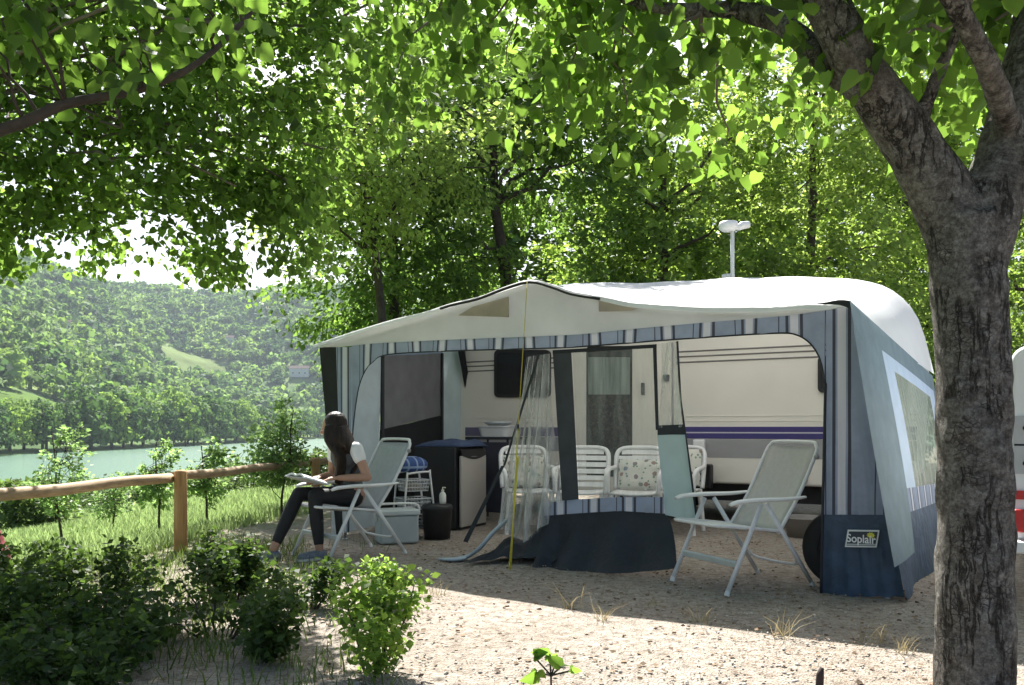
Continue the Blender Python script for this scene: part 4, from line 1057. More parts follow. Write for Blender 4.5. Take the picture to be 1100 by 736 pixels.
def camp_chair(label, loc, Fdir, sling, back_top=(-.47, .96), name='camping_chair'):
    """folding chair, local x forward, y left"""
    r = empty(name, (0, 0, 0), label, 'chair', 'folding camping chairs')
    def part(n, f, m, **k):
        mb = MB(); f(mb); o = mb.build(n, m, r, **k); return o
    for sy in (1, -1):
        part('leg', lambda mb: mb.tube([(.08, .285 * sy, .565), (.36, .285 * sy, .012)], .0125, 10, flat=1.3), m_tube, smooth=True)
        part('leg', lambda mb: mb.tube([(.02, .262 * sy, .565), (-.38, .262 * sy, .012)], .0125, 10, flat=1.3), m_tube, smooth=True)
        def arm(mb):
            pts = [(.33, .285 * sy, .570), (.27, .287 * sy, .585), (.10, .287 * sy, .592), (-.14, .282 * sy, .590), (-.30, .275 * sy, .598)]
            rr = [.022, .032, .034, .030, .020]
            mb.tube(smooth_path([Vector(p) for p in pts], 4), interp_r(rr, 4), 10, flat=.45)
        part('armrest', arm, m_white, smooth=True)
        part('foot_cap', lambda mb: mb.tube([(.352, .285 * sy, .03), (.363, .285 * sy, 0)], .017, 10), m_white)
        part('foot_cap', lambda mb: mb.tube([(-.37, .262 * sy, .03), (-.384, .262 * sy, 0)], .017, 10), m_white)
    for n, x, y, z in (('stretcher', .27, .275, .19), ):
        part(n, lambda mb: mb.box((x, 0, z), (.022, 2 * y, .045), Matrix.Rotation(.45, 3, 'Y')), m_seat, bevel=.006)
    part('stretcher', lambda mb: mb.tube(smooth_path([Vector(p) for p in ((-.20, .262, .27), (-.285, .22, .155), (-.30, .1, .135), (-.30, -.1, .135), (-.285, -.22, .155), (-.20, -.262, .27))], 4), .010, 8), m_tube, smooth=True)
    part('seat_frame', lambda mb: mb.tube(smooth_path([Vector(p) for p in ((-.14, .25, .375), (.1, .25, .405), (.33, .245, .43), (.385, .20, .432), (.39, 0, .432), (.385, -.20, .432), (.33, -.245, .43), (.1, -.25, .405), (-.14, -.25, .375))], 4), .011, 8), m_tube, smooth=True)
    rows = [[(-.13 + .51 * i / 10, -.245 + .49 * j / 8, .378 + .055 * i / 10 - .028 * math.sin(PI * j / 8) * math.sin(PI * min(1, i / 10 + .05))) for i in range(11)] for j in range(9)]
    part('seat', lambda mb: mb.grid(rows), m_seat if sling is m_sling else m_sling2, smooth=True, solid=.008)
    bx_, bz_ = back_top
    def bk(u, v):
        x = -.10 + (bx_ + .10) * v - .03 * math.sin(PI * v); z = .36 + (bz_ - .36) * v
        return Vector((x, u, z))
    part('back_frame', lambda mb: mb.tube(smooth_path([bk(.24, 0), bk(.24, .4), bk(.24, .86), bk(.215, .965), bk(.16, 1.0), bk(-.16, 1.0), bk(-.215, .965), bk(-.24, .86), bk(-.24, .4), bk(-.24, 0)], 5), .0125, 8), m_tube, smooth=True)
    rows = []
    for j in range(13):
        v = .0 + .95 * j / 12; row = []
        for i in range(9):
            u = -.225 + .45 * i / 8; p = bk(u * (1 if v < .88 else .95), v); k = math.sin(PI * i / 8); p.x -= .03 * k; row.append(p)
        rows.append(row)
    part('backrest', lambda mb: mb.grid(rows), sling, smooth=True, solid=.006)
    part('knob', lambda mb: mb.ball(bk(.245, .84) + Vector((0, .012, 0)), .018), pmat('knob_grey', (.30, .30, .29), .5), smooth=True)
    r.location = loc; r.rotation_euler = (0, 0, math.atan2(Fdir[1], Fdir[0]))
    return r
camp_chair('empty folding chair of beige fabric on a white frame in the awning opening', (1.555, 5.685, 0.004), (-.902, -.43), m_sling)
WF = Vector((-.74, -.673, 0)).normalized(); WL = Vector((-WF.y, WF.x, 0))
WC = Vector((-1.36, 7.0, 0.004))
camp_chair('folding chair of grey fabric on a white frame with the woman seated in it', WC, WF, m_sling2)

# ------------------------------------------------ the reader
per = empty('person', WC, 'long-haired woman in black trousers and white-sleeved top reading in a folding chair', 'person')
def wl(f, l, z): return WC + WF * f + WL * l + Vector((0, 0, z))
skin = pmat('skin', (.42, .235, .155), .5, .08, 8); hairm = None
g = NT('dark_hair'); co = g.coord()
hv = g.noise(1, 4, g.n('ShaderNodeMapping', {'Vector': co, 'Scale': (60, 60, 5)}).outputs[0]).outputs['Fac']
hairm = g.finish(g.n('ShaderNodeBsdfPrincipled', {'Base Color': g.ramp(hv, [(.3, (.006, .004, .003)), (.7, (.030, .017, .010))]), 'Roughness': .5, 'Specular IOR Level': .3, 'Normal': g.bump(hv, .9, .01)}).outputs[0])
black = pmat('black_trousers', (.010, .010, .012), .75, .3, 12, .3, 20); topm = pmat('charcoal_top', (.075, .08, .085), .8, .2, 12, .3, 20); wht = pmat('white_cotton', (.78, .78, .76), .8, .04, 12, .3, 25)
shoe = pmat('slate_canvas_shoe', (.16, .18, .22), .8, .35, 60); sole = pmat('shoe_sole', (.62, .60, .56), .7, .08)
J = dict(pel=(.01, 0, .50), sp=(.0, 0, .66), ch=(.045, 0, .83), nk=(.09, 0, .95), hd=(.15, 0, 1.05),
         hL=(.02, .095, .485), kL=(.37, .085, .515), aL=(.335, .10, .085), hR=(.02, -.095, .485), kR=(.41, -.10, .525), aR=(.63, -.10, .10),
         sL=(.035, .165, .88), eL=(-.01, .265, .655), wL=(.185, .155, .655), sR=(.045, -.165, .88), eR=(.02, -.25, .655), wR=(.20, -.13, .650))
W = {k: wl(*v) for k, v in J.items()}
def seg(mb, a, b, r0, r1, n=6, sg=12, bulge=0):
    a, b = Vector(a), Vector(b)
    mb.tube([a.lerp(b, i / n) for i in range(n + 1)], [r0 + (r1 - r0) * i / n + bulge * math.sin(PI * i / n) for i in range(n + 1)], sg); mb.ball(a, r0, seg=12, rings=8); mb.ball(b, r1, seg=12, rings=8)
RW = Matrix((WF, WL, Vector((0, 0, 1)))).transposed()
mb = MB()
mb.ball(W['pel'], (.13, .17, .12), RW); mb.ball(W['sp'], (.082, .113, .14), RW); mb.ball(W['ch'], (.092, .14, .14), RW); mb.ball(W['ch'] + Vector((0, 0, .06)), (.075, .165, .07), RW)
seg(mb, W['nk'] - Vector((0, 0, .06)), W['nk'] + Vector((0, 0, .05)), .055, .048)
# head turned towards the river (to her right and away)
HR = RW @ Matrix.Rotation(-.75, 3, 'Z') @ Matrix.Rotation(.18, 3, 'Y')
mb.ball(W['hd'] + Vector((0, 0, .025)), (.092, .076, .095), HR); mb.ball(W['hd'] + HR @ Vector((.022, 0, -.045)), (.066, .055, .066), HR)
mb.ball(W['hd'] + HR @ Vector((.097, 0, -.012)), (.018, .012, .020), HR); mb.ball(W['hd'] + HR @ Vector((.083, 0, -.055)), (.014, .022, .010), HR); mb.ball(W['hd'] + HR @ Vector((.070, 0, -.088)), (.022, .026, .016), HR)
for s_ in (1, -1): mb.ball(W['hd'] + HR @ Vector((.0, .078 * s_, -.008)), (.018, .010, .030), HR); mb.ball(W['hd'] + HR @ Vector((.080, .030 * s_, .018)), (.014, .018, .009), HR)
for S in 'LR':
    seg(mb, W['s' + S], W['e' + S], .042, .033, bulge=.003); seg(mb, W['e' + S], W['w' + S], .034, .023, bulge=.004)
    seg(mb, W['h' + S], W['k' + S], .080, .050); seg(mb, W['k' + S], W['a' + S], .050, .033, bulge=.008)
    toe = W['a' + S] + WF * .15 + Vector((0, 0, 0)); toe.z = .035
    hp = W['a' + S].copy(); hp.z = .045; seg(mb, hp, toe, .036, .028)
    # hand: palm, four fingers curled on the book's edge, thumb on top
    sg_ = 1 if S == 'L' else -1
    d = (wl(.36, .06 * sg_, .635) - W['w' + S]).normalized(); side = Vector((0, 0, 1)).cross(d).normalized() * sg_
    palm = W['w' + S] + d * .05; mb.tube([W['w' + S], palm, W['w' + S] + d * .088], [.024, .034, .030], 10, flat=.5)
    for k, ln in enumerate((.062, .072, .068, .052)):
        o0 = W['w' + S] + d * .085 + side * (.027 - .018 * k); p1 = o0 + d * ln * .5 + Vector((0, 0, -.008)); p2 = p1 + d * ln * .35 + Vector((0, 0, -.022)); p3 = p2 + d * ln * .15 - side * .004 + Vector((0, 0, -.014))
        mb.tube([o0, p1, p2, p3], [.0088, .0082, .0075, .006], 8); mb.ball(p3, .006, seg=8, rings=6)
    o0 = W['w' + S] + d * .03 - side * .028; mb.tube([o0, o0 + d * .03 - side * .018 + Vector((0, 0, .006)), o0 + d * .058 - side * .02 + Vector((0, 0, .002))], [.011, .0095, .007], 8)
body = mb.build('body', skin, per, voxel=.0062, sm_it=3)
mb = MB(); mb.ball(W['pel'], (.128, .168, .118), RW); mb.ball(W['pel'] + Vector((0, 0, .06)), (.108, .145, .08), RW)
for S in 'LR': seg(mb, W['h' + S], W['k' + S], .084, .055); seg(mb, W['k' + S], W['a' + S] + (W['k' + S] - W['a' + S]) * .13, .054, .041, bulge=.009)
mb.build('trousers', black, per, voxel=.010, sm_it=3)
mb = MB(); mb.ball(W['sp'], (.094, .126, .15), RW); mb.ball(W['ch'], (.104, .152, .145), RW); mb.ball(W['sp'] + Vector((0, 0, -.09)), (.108, .145, .10), RW); mb.build('top', topm, per, voxel=.010, sm_it=3)
mb = MB(); mb.ball(W['ch'] + Vector((0, 0, .065)), (.088, .172, .078), RW)
for S in 'LR': seg(mb, W['s' + S] + Vector((0, 0, .004)), W['s' + S].lerp(W['e' + S], .30), .060, .056)
mb.build('sleeves', wht, per, voxel=.010, sm_it=3)
for S in 'LR':
    hp = W['a' + S].copy(); hp.z = .048; toe = hp + WF * .155; toe.z = .040
    mb = MB(); seg(mb, hp - WF * .02, toe, .046, .037); mb.ball(hp.lerp(toe, .5), (.10, .046, .032), RW); sh = mb.build('shoe', shoe, per, voxel=.008, sm_it=2)
    mb = MB(); c_ = hp.lerp(toe, .5); mb.prism([c_ + WF * (.125 * math.cos(k * PI / 12)) + WL * (.046 * math.sin(k * PI / 12)) + Vector((0, 0, .012 - c_.z)) for k in range(24)], Vector((0, 0, .018))); mb.build('sole', sole, sh)
# hair: cap and a long fall over the back and shoulder towards the camera
mb = MB(); H = W['hd'] + Vector((0, 0, .03))
mb.ball(H + HR @ Vector((-.022, 0, .012)), (.098, .092, .100), HR)
mb.ball(H + HR @ Vector((-.05, 0, -.06)), (.072, .088, .10), HR)
for k in range(9):
    a = -1.1 + k * .30                      # strands round the back of the head
    s0 = H + HR @ Vector((-.045 - .035 * math.cos(a), .075 * math.sin(a), -.03))
    s1 = H + HR @ Vector((-.075 - .03 * math.cos(a), .095 * math.sin(a), -.17))
    s2 = wl(-.03 + .02 * math.sin(k), .02 + .075 * math.sin(a), .80); s3 = wl(-.03 + .012 * k, .03 + .085 * math.sin(a), .61 + .016 * (k % 3))
    mb.tube(smooth_path([s0, s1, s2, s3], 4), interp_r([.035, .042, .034, .014], 4), 10)
for k in range(5):                           # part falling forward over her left shoulder
    s0 = H + HR @ Vector((-.02 + .012 * k, .078, .0)); s1 = H + HR @ Vector((-.015 + .014 * k, .098, -.11)); s2 = wl(.12 + .016 * k, .098 + .006 * k, .82); s3 = wl(.12 + .016 * k, .10, .62 - .014 * (k % 3))
    mb.tube(smooth_path([s0, s1, s2, s3], 4), interp_r([.026, .034, .032, .012], 4), 10)
mb.build('hair', hairm, per, voxel=.008, sm_it=2)

# the open book on her lap
bkc = wl(.40, 0.02, .645); Rb = RW @ Matrix.Rotation(-.30, 3, 'Y')
bk_ = empty('book', bkc, 'open white-paged book held on the woman\'s lap', 'book')
pg = pmat('book_paper', (.80, .80, .77), .8, .03, 40)
for s_ in (1, -1):
    rows = [[bkc + Rb @ Vector((-.11 + .22 * i / 6, s_ * .165 * j / 8, .012 + .016 * math.sin(PI * min(1, j / 8 * 1.15)) - .01 * j / 8)) for i in range(7)] for j in range(9)]
    low = [[p - Rb @ Vector((0, 0, .014)) for p in r] for r in rows]
    mb = MB(); mb.grid(rows); mb.grid(low); 
    for a, b in ((rows[0], low[0]), (rows[-1], low[-1]), ([r[0] for r in rows], [r[0] for r in low]), ([r[-1] for r in rows], [r[-1] for r in low])): mb.grid([a, b])
    mb.build('pages', pg, bk_, smooth=False)
mb = MB(); mb.box(bkc + Rb @ Vector((0, 0, -.010)), (.23, .34, .005), Rb); mb.build('cover', pmat('book_cover', (.55, .56, .58), .5), bk_)

# ------------------------------------------------ kitchen corner inside the awning
FC = Vector((-.56, 8.66, 0)); e1 = Vector((.44, .90, 0)).normalized(); e2 = Vector((-.90, .44, 0)).normalized()
RF_ = Matrix((e2, e1, Vector((0, 0, 1)))).transposed()        # local x = into the cabinet, y along the front
def fl(x, y, z): return FC + e2 * x + e1 * y + Vector((0, 0, z))
fr = empty('fridge', FC + e2 * .25 + e1 * .29, 'black camping fridge with a pale grey door near the left side wall', 'fridge')
m_frb = pmat('fridge_black', (.010, .010, .011), .45, .2, 5)
mb = MB(); mb.box(fl(.27, .29, .435), (.50, .62, .85), RF_); mb.build('body', m_frb, fr, bevel=.012)
rows = []
mb = MB(); mb.box(fl(-.015, .30, .40), (.035, .54, .74), RF_); dr_ = mb.build('door', pmat('fridge_door', (.40, .375, .335), .35, .04, 3), fr, bevel=.010)
mb = MB()
pts_ = [fl(-.034, .30 + .27 * (k / 8 - 1), .80 - .0 * k) for k in range(17)]
mb.grid([[fl(-.022, .03 + .54 * i / 12, .835) for i in range(13)], [fl(-.036, .03 + .54 * i / 12, .775 - .045 * math.sin(PI * i / 12)) for i in range(13)]]); mb.build('handle_recess', m_frb, fr)
mb = MB(); mb.box(fl(-.004, .30, .018), (.03, .56, .03), RF_); mb.build('plinth', m_frb, fr)
# navy folded cloth on the fridge
cl = MB(); rows = []
for j in range(13):
    row = []
    for i in range(21):
        f, v = i / 20, j / 12; ed = min(1, 6 * min(f, 1 - f)) ** .5 * min(1, 6 * min(v, 1 - v)) ** .5
        row.append(fl(-.03 + .58 * v, .02 + .60 * f, .866 + ed * (.055 + .014 * math.sin(f * 9 + v * 4) + .010 * math.sin(v * 14))))
    rows.append(row)
cl.grid(rows); o = cl.build('folded_cloth', pmat('navy_cloth', (.030, .052, .11), .75, .3, 14, .5, 30), smooth=True, solid=.006); tag(o, 'dark blue padded cloth folded flat on top of the fridge', 'cloth')
# kitchen stand with a wash basin
KS = Vector((-.17, 9.75, 0)); Rk = RZ
ks = empty('kitchen_stand', KS, 'dark camp kitchen stand behind the fridge carrying the basin', 'stand'); m_ks = pmat('stand_dark', (.022, .024, .03), .6, .2, 6)
for x in (-.26, .26):
    for y in (-.2, .2): mb = MB(); mb.tube([KS + RZ @ Vector((x, y, 0)), KS + RZ @ Vector((x, y, .93))], .013, 8); mb.build('leg', m_ks, ks)
mb = MB(); mb.box(KS + Vector((0, 0, .945)), (.60, .46, .03), RZ); mb.build('worktop', m_ks, ks, bevel=.006)
mb = MB(); mb.box(KS + Vector((0, 0, .55)), (.54, .42, .02), RZ); mb.build('shelf', m_ks, ks)
mb = MB(); mb.box(KS + RZ @ Vector((0, .2, .50)), (.52, .012, .80), RZ); mb.build('back_panel', pmat('stand_cloth', (.03, .034, .05), .8, .2, 6), ks)
def pan(c, w, d, h, flare, thick, R, n=6, r=.07):
    """open tub with rounded corners"""
    def ring(k, z):
        pts = []
        for cx, cy_, a in ((w / 2 - r, d / 2 - r, 0), (-w / 2 + r, d / 2 - r, PI / 2), (-w / 2 + r, -d / 2 + r, PI), (w / 2 - r, -d / 2 + r, 1.5 * PI)):
            for i in range(n + 1): pts.append(c + R @ Vector(((cx + r * math.cos(a + PI / 2 * i / n)) * k, (cy_ + r * math.sin(a + PI / 2 * i / n)) * k, z)))
        return pts + [pts[0]]
    return [[c + Vector((0, 0, .001))] * (4 * (n + 1) + 1), ring(1 - flare, .0), ring(1, h), ring(1.06, h), ring(1.06, h - .012), ring(1.01, h - .012)], ring
BC = KS + Vector((.02, -.05, .962))
mb = MB(); rr_, ring_ = pan(BC, .42, .34, .125, .14, .004, RZ); mb.grid(rr_); mb.grid([ring_(.98, .12), ring_(.86, .008), [BC + Vector((0, 0, .008))] * len(rr_[0])])
o = mb.build('wash_basin', pmat('basin_white', (.60, .62, .62), .4, .05), smooth=False); tag(o, 'white rectangular wash basin on the dark stand behind the fridge', 'basin')
mb = MB(); mb.lathe(BC + Vector((-.01, 0, .118)), [(.001, 0), (.10, .002), (.155, .035), (.16, .055), (.15, .055), (.10, .052), (.001, .07)], 28)
o = mb.build('bowl', pmat('bowl_grey', (.42, .45, .47), .35, .05), smooth=True); tag(o, 'grey round bowl turned over on the wash basin', 'bowl')

# basket trolley
TC = Vector((-.97, 8.23, 0)); Rt = Matrix.Rotation(.5, 3, 'Z')
tr_ = empty('basket_trolley', TC, 'white wire trolley with three baskets beside the fridge', 'trolley')
tp_ = lambda x, y, z: TC + Rt @ Vector((x, y, z))
for y in (-.14, .14):
    mb = MB(); mb.tube(smooth_path([tp_(-.17, y, 0.0), tp_(-.12, y, .58), tp_(-.10, y, .62), tp_(.10, y, .635), tp_(.12, y, .60), tp_(.19, y, 0)], 4), .010, 8); mb.build('frame', m_tube, tr_, smooth=True)
m_bas = pmat('basket_wire', (.52, .53, .53), .5, .05)
for z in (.09, .27, .45):
    w0 = .125 + .055 * (.5 - z); mb = MB()
    for k in range(4):
        zz_ = z + .035 * k; s_ = .85 + .05 * k; q = [tp_(-w0 * s_, -.13 * s_, zz_), tp_(w0 * s_, -.13 * s_, zz_), tp_(w0 * s_, .13 * s_, zz_), tp_(-w0 * s_, .13 * s_, zz_), tp_(-w0 * s_, -.13 * s_, zz_)]
        mb.tube(q, .005 if k < 3 else .007, 5)
    for k in range(9):
        f = -1 + k / 4
        for y in (-1, 1): mb.tube([tp_(w0 * f * .85, .13 * .85 * y, z), tp_(w0 * f, .13 * y, z + .105)], .003, 4)
        for x in (-1, 1): mb.tube([tp_(w0 * .85 * x, .13 * .85 * f, z), tp_(w0 * x, .13 * f, z + .105)], .003, 4)
    for k in range(7): mb.tube([tp_(-w0 * .85, -.11 + .22 * k / 6, z), tp_(w0 * .85, -.11 + .22 * k / 6, z)], .003, 4)
    b_ = mb.build('basket', m_bas, tr_)
    mb = MB()
    mb.box(tp_(0, 0, z + .002), (w0 * 1.6, .20, .004), Rt); mb.build('liner', pmat('basket_liner', (.30, .31, .31), .7), b_)
for z, c_, n_ in ((.09, (.10, .09, .08), 'folded brown towel in the bottom trolley basket'), (.27, (.20, .22, .22), 'folded grey towel in the middle trolley basket'), (.45, (.26, .24, .20), 'folded beige towel in the top trolley basket')):
    mb = MB(); rows = [[tp_(-.085 + .17 * i / 8, -.085 + .17 * j / 8, z + .008 + .065 * (min(1, 4 * min(i, 8 - i) / 8) * min(1, 4 * min(j, 8 - j) / 8)) ** .4 + .008 * math.sin(i * 1.3 + j)) for i in range(9)] for j in range(9)]
    mb.grid(rows); o = mb.build('towel', pmat('towel_cloth', c_, .9, .2, 30, .5, 80), smooth=True); tag(o, n_, 'towel')
# checked bag on the trolley
g = NT('checked_bag'); co = g.coord(); sp = g.n('ShaderNodeSeparateXYZ', {0: co})
ck = lambda v: g.math('LESS_THAN', g.math('FRACT', g.math('MULTIPLY', v, 9.0)), .2)
cc = g.mixc(g.math('MAXIMUM', ck(g.math('ADD', sp.outputs[0], sp.outputs[1])), ck(sp.outputs[2])), (.035, .075, .22, 1), (.24, .32, .48, 1))
m_chk = g.finish(g.n('ShaderNodeBsdfPrincipled', {'Base Color': cc, 'Roughness': .8}).outputs[0])
mb = MB(); c_ = tp_(-.01, .02, .70); mb.ball(c_, (.17, .115, .085), Rt, 20, 12); mb.ball(c_ + Vector((0, 0, -.02)), (.15, .12, .065), Rt, 20, 12); o = mb.build('shoulder_bag', m_chk, voxel=.012, sm_it=2); tag(o, 'soft blue checked bag lying on top of the basket trolley', 'bag')
# bin and bottle
BN = Vector((-.72, 8.06, 0)); mb = MB(); mb.lathe(BN, [(.001, .0), (.125, .0), (.145, .27), (.150, .28), (.150, .31), (.14, .325), (.04, .335), (.001, .336)], 26)
o = mb.build('waste_bin', pmat('bin_black', (.013, .013, .014), .5, .2), smooth=True); tag(o, 'black round lidded bin in front of the fridge side', 'bin')
BT = BN + Vector((.055, -.02, .3345)); bt = empty('bottle', BT, 'small white pump bottle standing on the black bin', 'bottle')
mb = MB(); mb.lathe(BT, [(.001, 0), (.030, 0), (.033, .02), (.033, .085), (.024, .105), (.012, .115), (.012, .125)], 18); mb.build('body', pmat('bottle_white', (.70, .70, .64), .35, .04), bt, smooth=True)
mb = MB(); mb.lathe(BT, [(.014, .122), (.015, .135), (.006, .138), (.006, .16), (.001, .161)], 12); mb.tube([BT + Vector((0, 0, .158)), BT + Vector((.03, -.01, .155))], .005, 8); mb.build('pump', pmat('pump_cream', (.7, .66, .5), .4), bt, smooth=True)
# cool box
CB = Vector((-1.07, 7.78, 0)); Rc = Matrix.Rotation(.35, 3, 'Z'); cb = empty('cool_box', CB, 'pale grey cool box on the ground behind the woman\'s chair', 'cool box')
m_cb = pmat('coolbox_grey', (.36, .40, .41), .5, .06, 6)
mb = MB(); mb.box(CB + Vector((0, 0, .13)), (.36, .27, .26), Rc); mb.build('body', m_cb, cb, bevel=.025)
mb = MB(); mb.box(CB + Vector((0, 0, .285)), (.385, .29, .05), Rc); mb.build('lid', pmat('coolbox_lid', (.50, .55, .55), .5, .05, 6), cb, bevel=.015)
mb = MB(); mb.tube(smooth_path([CB + Rc @ Vector((-.19, 0, .20)), CB + Rc @ Vector((-.20, 0, .34)), CB + Rc @ Vector((0, 0, .36)), CB + Rc @ Vector((.20, 0, .34)), CB + Rc @ Vector((.19, 0, .20))], 4), .011, 8); mb.build('handle', m_white, cb, smooth=True)

# white garden chairs with flowered cushions behind the clear door
g = NT('flowered_cotton'); co = g.coord()
v1 = g.n('ShaderNodeTexVoronoi', {'Vector': co, 'Scale': 13.0}); v2 = g.n('ShaderNodeTexVoronoi', {'Vector': co, 'Scale': 21.0})
f1 = g.math('LESS_THAN', g.math('ADD', v1.outputs['Distance'], g.math('MULTIPLY', g.noise(40, 3, co).outputs['Fac'], .3)), .46); f2 = g.math('LESS_THAN', v2.outputs['Distance'], .26)
cc = g.mixc(f2, (.58, .57, .50, 1), (.16, .26, .20, 1)); cc = g.mixc(f1, cc, g.ramp(g.n('ShaderNodeSeparateColor', {0: v1.outputs['Color']}).outputs[0], [(0, (.14, .18, .22)), (.5, (.28, .16, .14)), (1, (.12, .22, .18))]))
m_flow = g.finish(g.n('ShaderNodeBsdfPrincipled', {'Base Color': cc, 'Roughness': .85, 'Normal': g.bump(g.noise(14, 3, co).outputs['Fac'], .4, .02)}).outputs[0])
def garden_chair(label, loc, rz, cushion):
    r = empty('garden_chair', (0, 0, 0), label, 'chair', 'white plastic garden chairs inside the awning')
    mb = MB(); rows = [[(-.21 + .44 * i / 8, -.22 + .44 * j / 8, .43 - .012 * math.sin(PI * j / 8)) for i in range(9)] for j in range(9)]; mb.grid(rows); mb.build('seat', m_white, r, solid=.02, bevel=.004)
    def bk(u, v): return Vector((-.215 - .13 * v - .025 * (1 - (u / .25) ** 2), u, .44 + .42 * v))
    mb = MB(); out_ = [bk(-.235, 0), bk(-.24, .5), bk(-.235, .85), bk(-.17, .98), bk(0, 1.0), bk(.17, .98), bk(.235, .85), bk(.24, .5), bk(.235, 0)]; mb.tube(smooth_path(out_, 4), .024, 8); mb.build('back_frame', m_white, r, smooth=True)
    for v in (.10, .26, .42, .58, .74, .89):
        mb = MB(); w_ = .225 if v < .85 else .19
        mb.grid([[bk(-w_ + 2 * w_ * i / 8, v - .055) for i in range(9)], [bk(-w_ + 2 * w_ * i / 8, v + .055) for i in range(9)]]); mb.build('slat', m_white, r, solid=.014)
    for sx, sy in ((1, 1), (1, -1), (-1, 1), (-1, -1)):
        mb = MB(); mb.tube([(.20 * sx, .21 * sy, .43), (.235 * sx, .245 * sy, 0)], [.028, .022], 8); mb.build('leg', m_white, r)
    for sy in (1, -1):
        mb = MB(); mb.tube(smooth_path([Vector(p) for p in ((-.27, .24 * sy, .66), (0, .27 * sy, .655), (.18, .265 * sy, .64), (.23, .25 * sy, .58), (.225, .24 * sy, .42))], 4), .022, 8); mb.build('armrest', m_white, r, smooth=True)
    r.location = loc; r.rotation_euler = (0, 0, rz)
    if cushion:
        M_ = Matrix.Translation(loc) @ Matrix.Rotation(rz, 4, 'Z'); mb = MB(); c0, hgt, wd = cushion[1:]
        rows = []
        for j in range(11):
            row = []
            for i in range(11):
                f, v = i / 10, j / 10; ed = (min(1, 5 * min(f, 1 - f)) * min(1, 5 * min(v, 1 - v))) ** .5
                p = bk(-wd + 2 * wd * f, c0 + hgt * v); p.x += .036 + .05 * ed; row.append(M_ @ p)
            rows.append(row)
        back_ = [[M_ @ (bk(-wd + 2 * wd * i / 10, c0 + hgt * j / 10) + Vector((.032, 0, 0))) for i in range(11)] for j in range(11)]
        mb.grid(rows); mb.grid(back_)
        o = mb.build('cushion', m_flow, smooth=True); tag(o, cushion[0], 'cushion', 'flowered chair cushions')
    return r
garden_chair('white slatted garden chair with a bare back behind the dark zip strip', Vector((.70, 8.35, 0)), -1.75, None)
garden_chair('white garden chair with a flowered cushion behind the clear door', Vector((1.22, 8.25, 0)), -1.85, ('flowered cushion on the garden chair behind the clear door', .02, .70, .21))
garden_chair('white garden chair half hidden by the crumpled clear curtain', Vector((.16, 8.55, 0)), -1.45, ('flowered cushion seen through the crumpled clear curtain', .02, .78, .21))
garden_chair('white garden chair showing right of the aqua flap', Vector((1.66, 8.55, 0)), -2.0, ('flowered cushion on the garden chair right of the aqua flap', .05, .9, .21))

# black box hanging from the caravan socket, tub and tyre on the ground
bb = empty('cable_box', CV.px(759, 515, -.14), 'black box hanging on its cable below the white caravan socket', 'box')
mb = MB(); p = CV.px(759, 511, -.12); mb.box(p, (.20, .12, .26), RZ); mb.build('body', pmat('box_black', (.012, .012, .013), .5, .2), bb, bevel=.02)
mb = MB(); mb.tube(smooth_path([CV.px(752, 480, -.06), CV.px(748, 488, -.10), CV.px(752, 496, -.12), CV.px(757, 502, -.12)], 5), .009, 8); mb.build('cable', m_rub, bb, smooth=True)
mb = MB(); pt_ = Vector((2.86, 8.15, 0)); mb.lathe(pt_, [(.001, .002), (.17, .002), (.225, .19), (.24, .20), (.24, .19), (.228, .185)], 28); mb.lathe(pt_, [(.222, .19), (.168, .008), (.001, .008)], 28)
o = mb.build('tub', pmat('tub_grey', (.26, .24, .22), .6, .1), smooth=True); tag(o, 'grey plastic tub on the ground under the caravan side', 'tub')
mb = MB(); Rw = Matrix.Rotation(math.atan2(AW.t.y, AW.t.x), 3, 'Z') @ Matrix.Rotation(PI / 2, 3, 'X')
tc = AW.px(895, 585, .24); tc.z = .262
ty = empty('spare_wheel', (tc.x, tc.y, 0), 'black tyre standing behind the right front panel of the awning', 'wheel')
mb.lathe(tc, [(.15, -.06), (.22, -.065), (.25, -.05), (.262, 0), (.25, .05), (.22, .065), (.15, .06), (.15, -.06)], 32, Rw); mb.build('tyre', m_rub, ty, smooth=True)
mb = MB(); mb.lathe(tc, [(.001, -.02), (.13, -.025), (.152, -.055), (.152, .055), (.13, .025), (.001, .02)], 28, Rw); mb.build('rim', m_under, ty, smooth=True)

# ================================================================ FENCE
fn = empty('wooden_fence', (fence_x(7.2), 7.2, 0), 'low round-rail wooden fence along the edge of the slope', 'fence')
g = NT('fence_wood'); co = g.coord()
gr = g.noise(1, 5, g.n('ShaderNodeMapping', {'Vector': co, 'Scale': (30, 3, 30)}).outputs[0], .65).outputs['Fac']
m_wood = g.finish(g.n('ShaderNodeBsdfPrincipled', {'Base Color': g.ramp(gr, [(.3, (.24, .155, .085)), (.55, (.42, .29, .165)), (.75, (.54, .41, .26))]), 'Roughness': .75, 'Normal': g.bump(gr, .5, .006)}).outputs[0])
g = NT('post_wood'); co = g.coord()
gr = g.noise(1, 5, g.n('ShaderNodeMapping', {'Vector': co, 'Scale': (30, 30, 3)}).outputs[0], .65).outputs['Fac']
m_post = g.finish(g.n('ShaderNodeBsdfPrincipled', {'Base Color': g.ramp(gr, [(.3, (.30, .15, .05)), (.55, (.46, .26, .10)), (.75, (.55, .34, .15))]), 'Roughness': .75, 'Normal': g.bump(gr, .5, .006)}).outputs[0])
FZ = .635
for Ya, Yb in ((1.8, 4.45), (4.45, 7.24), (7.24, 10.3), (10.3, 13.2)):
    mb = MB(); n_ = 10; mb.tube([(fence_x(Ya + (Yb - Ya - .004) * i / n_) , Ya + (Yb - Ya - .004) * i / n_, FZ + .006 * math.sin(i * 1.3 + Ya)) for i in range(n_ + 1)], .042, 16, jitter=.02); mb.build('rail', m_wood, fn, smooth=True)
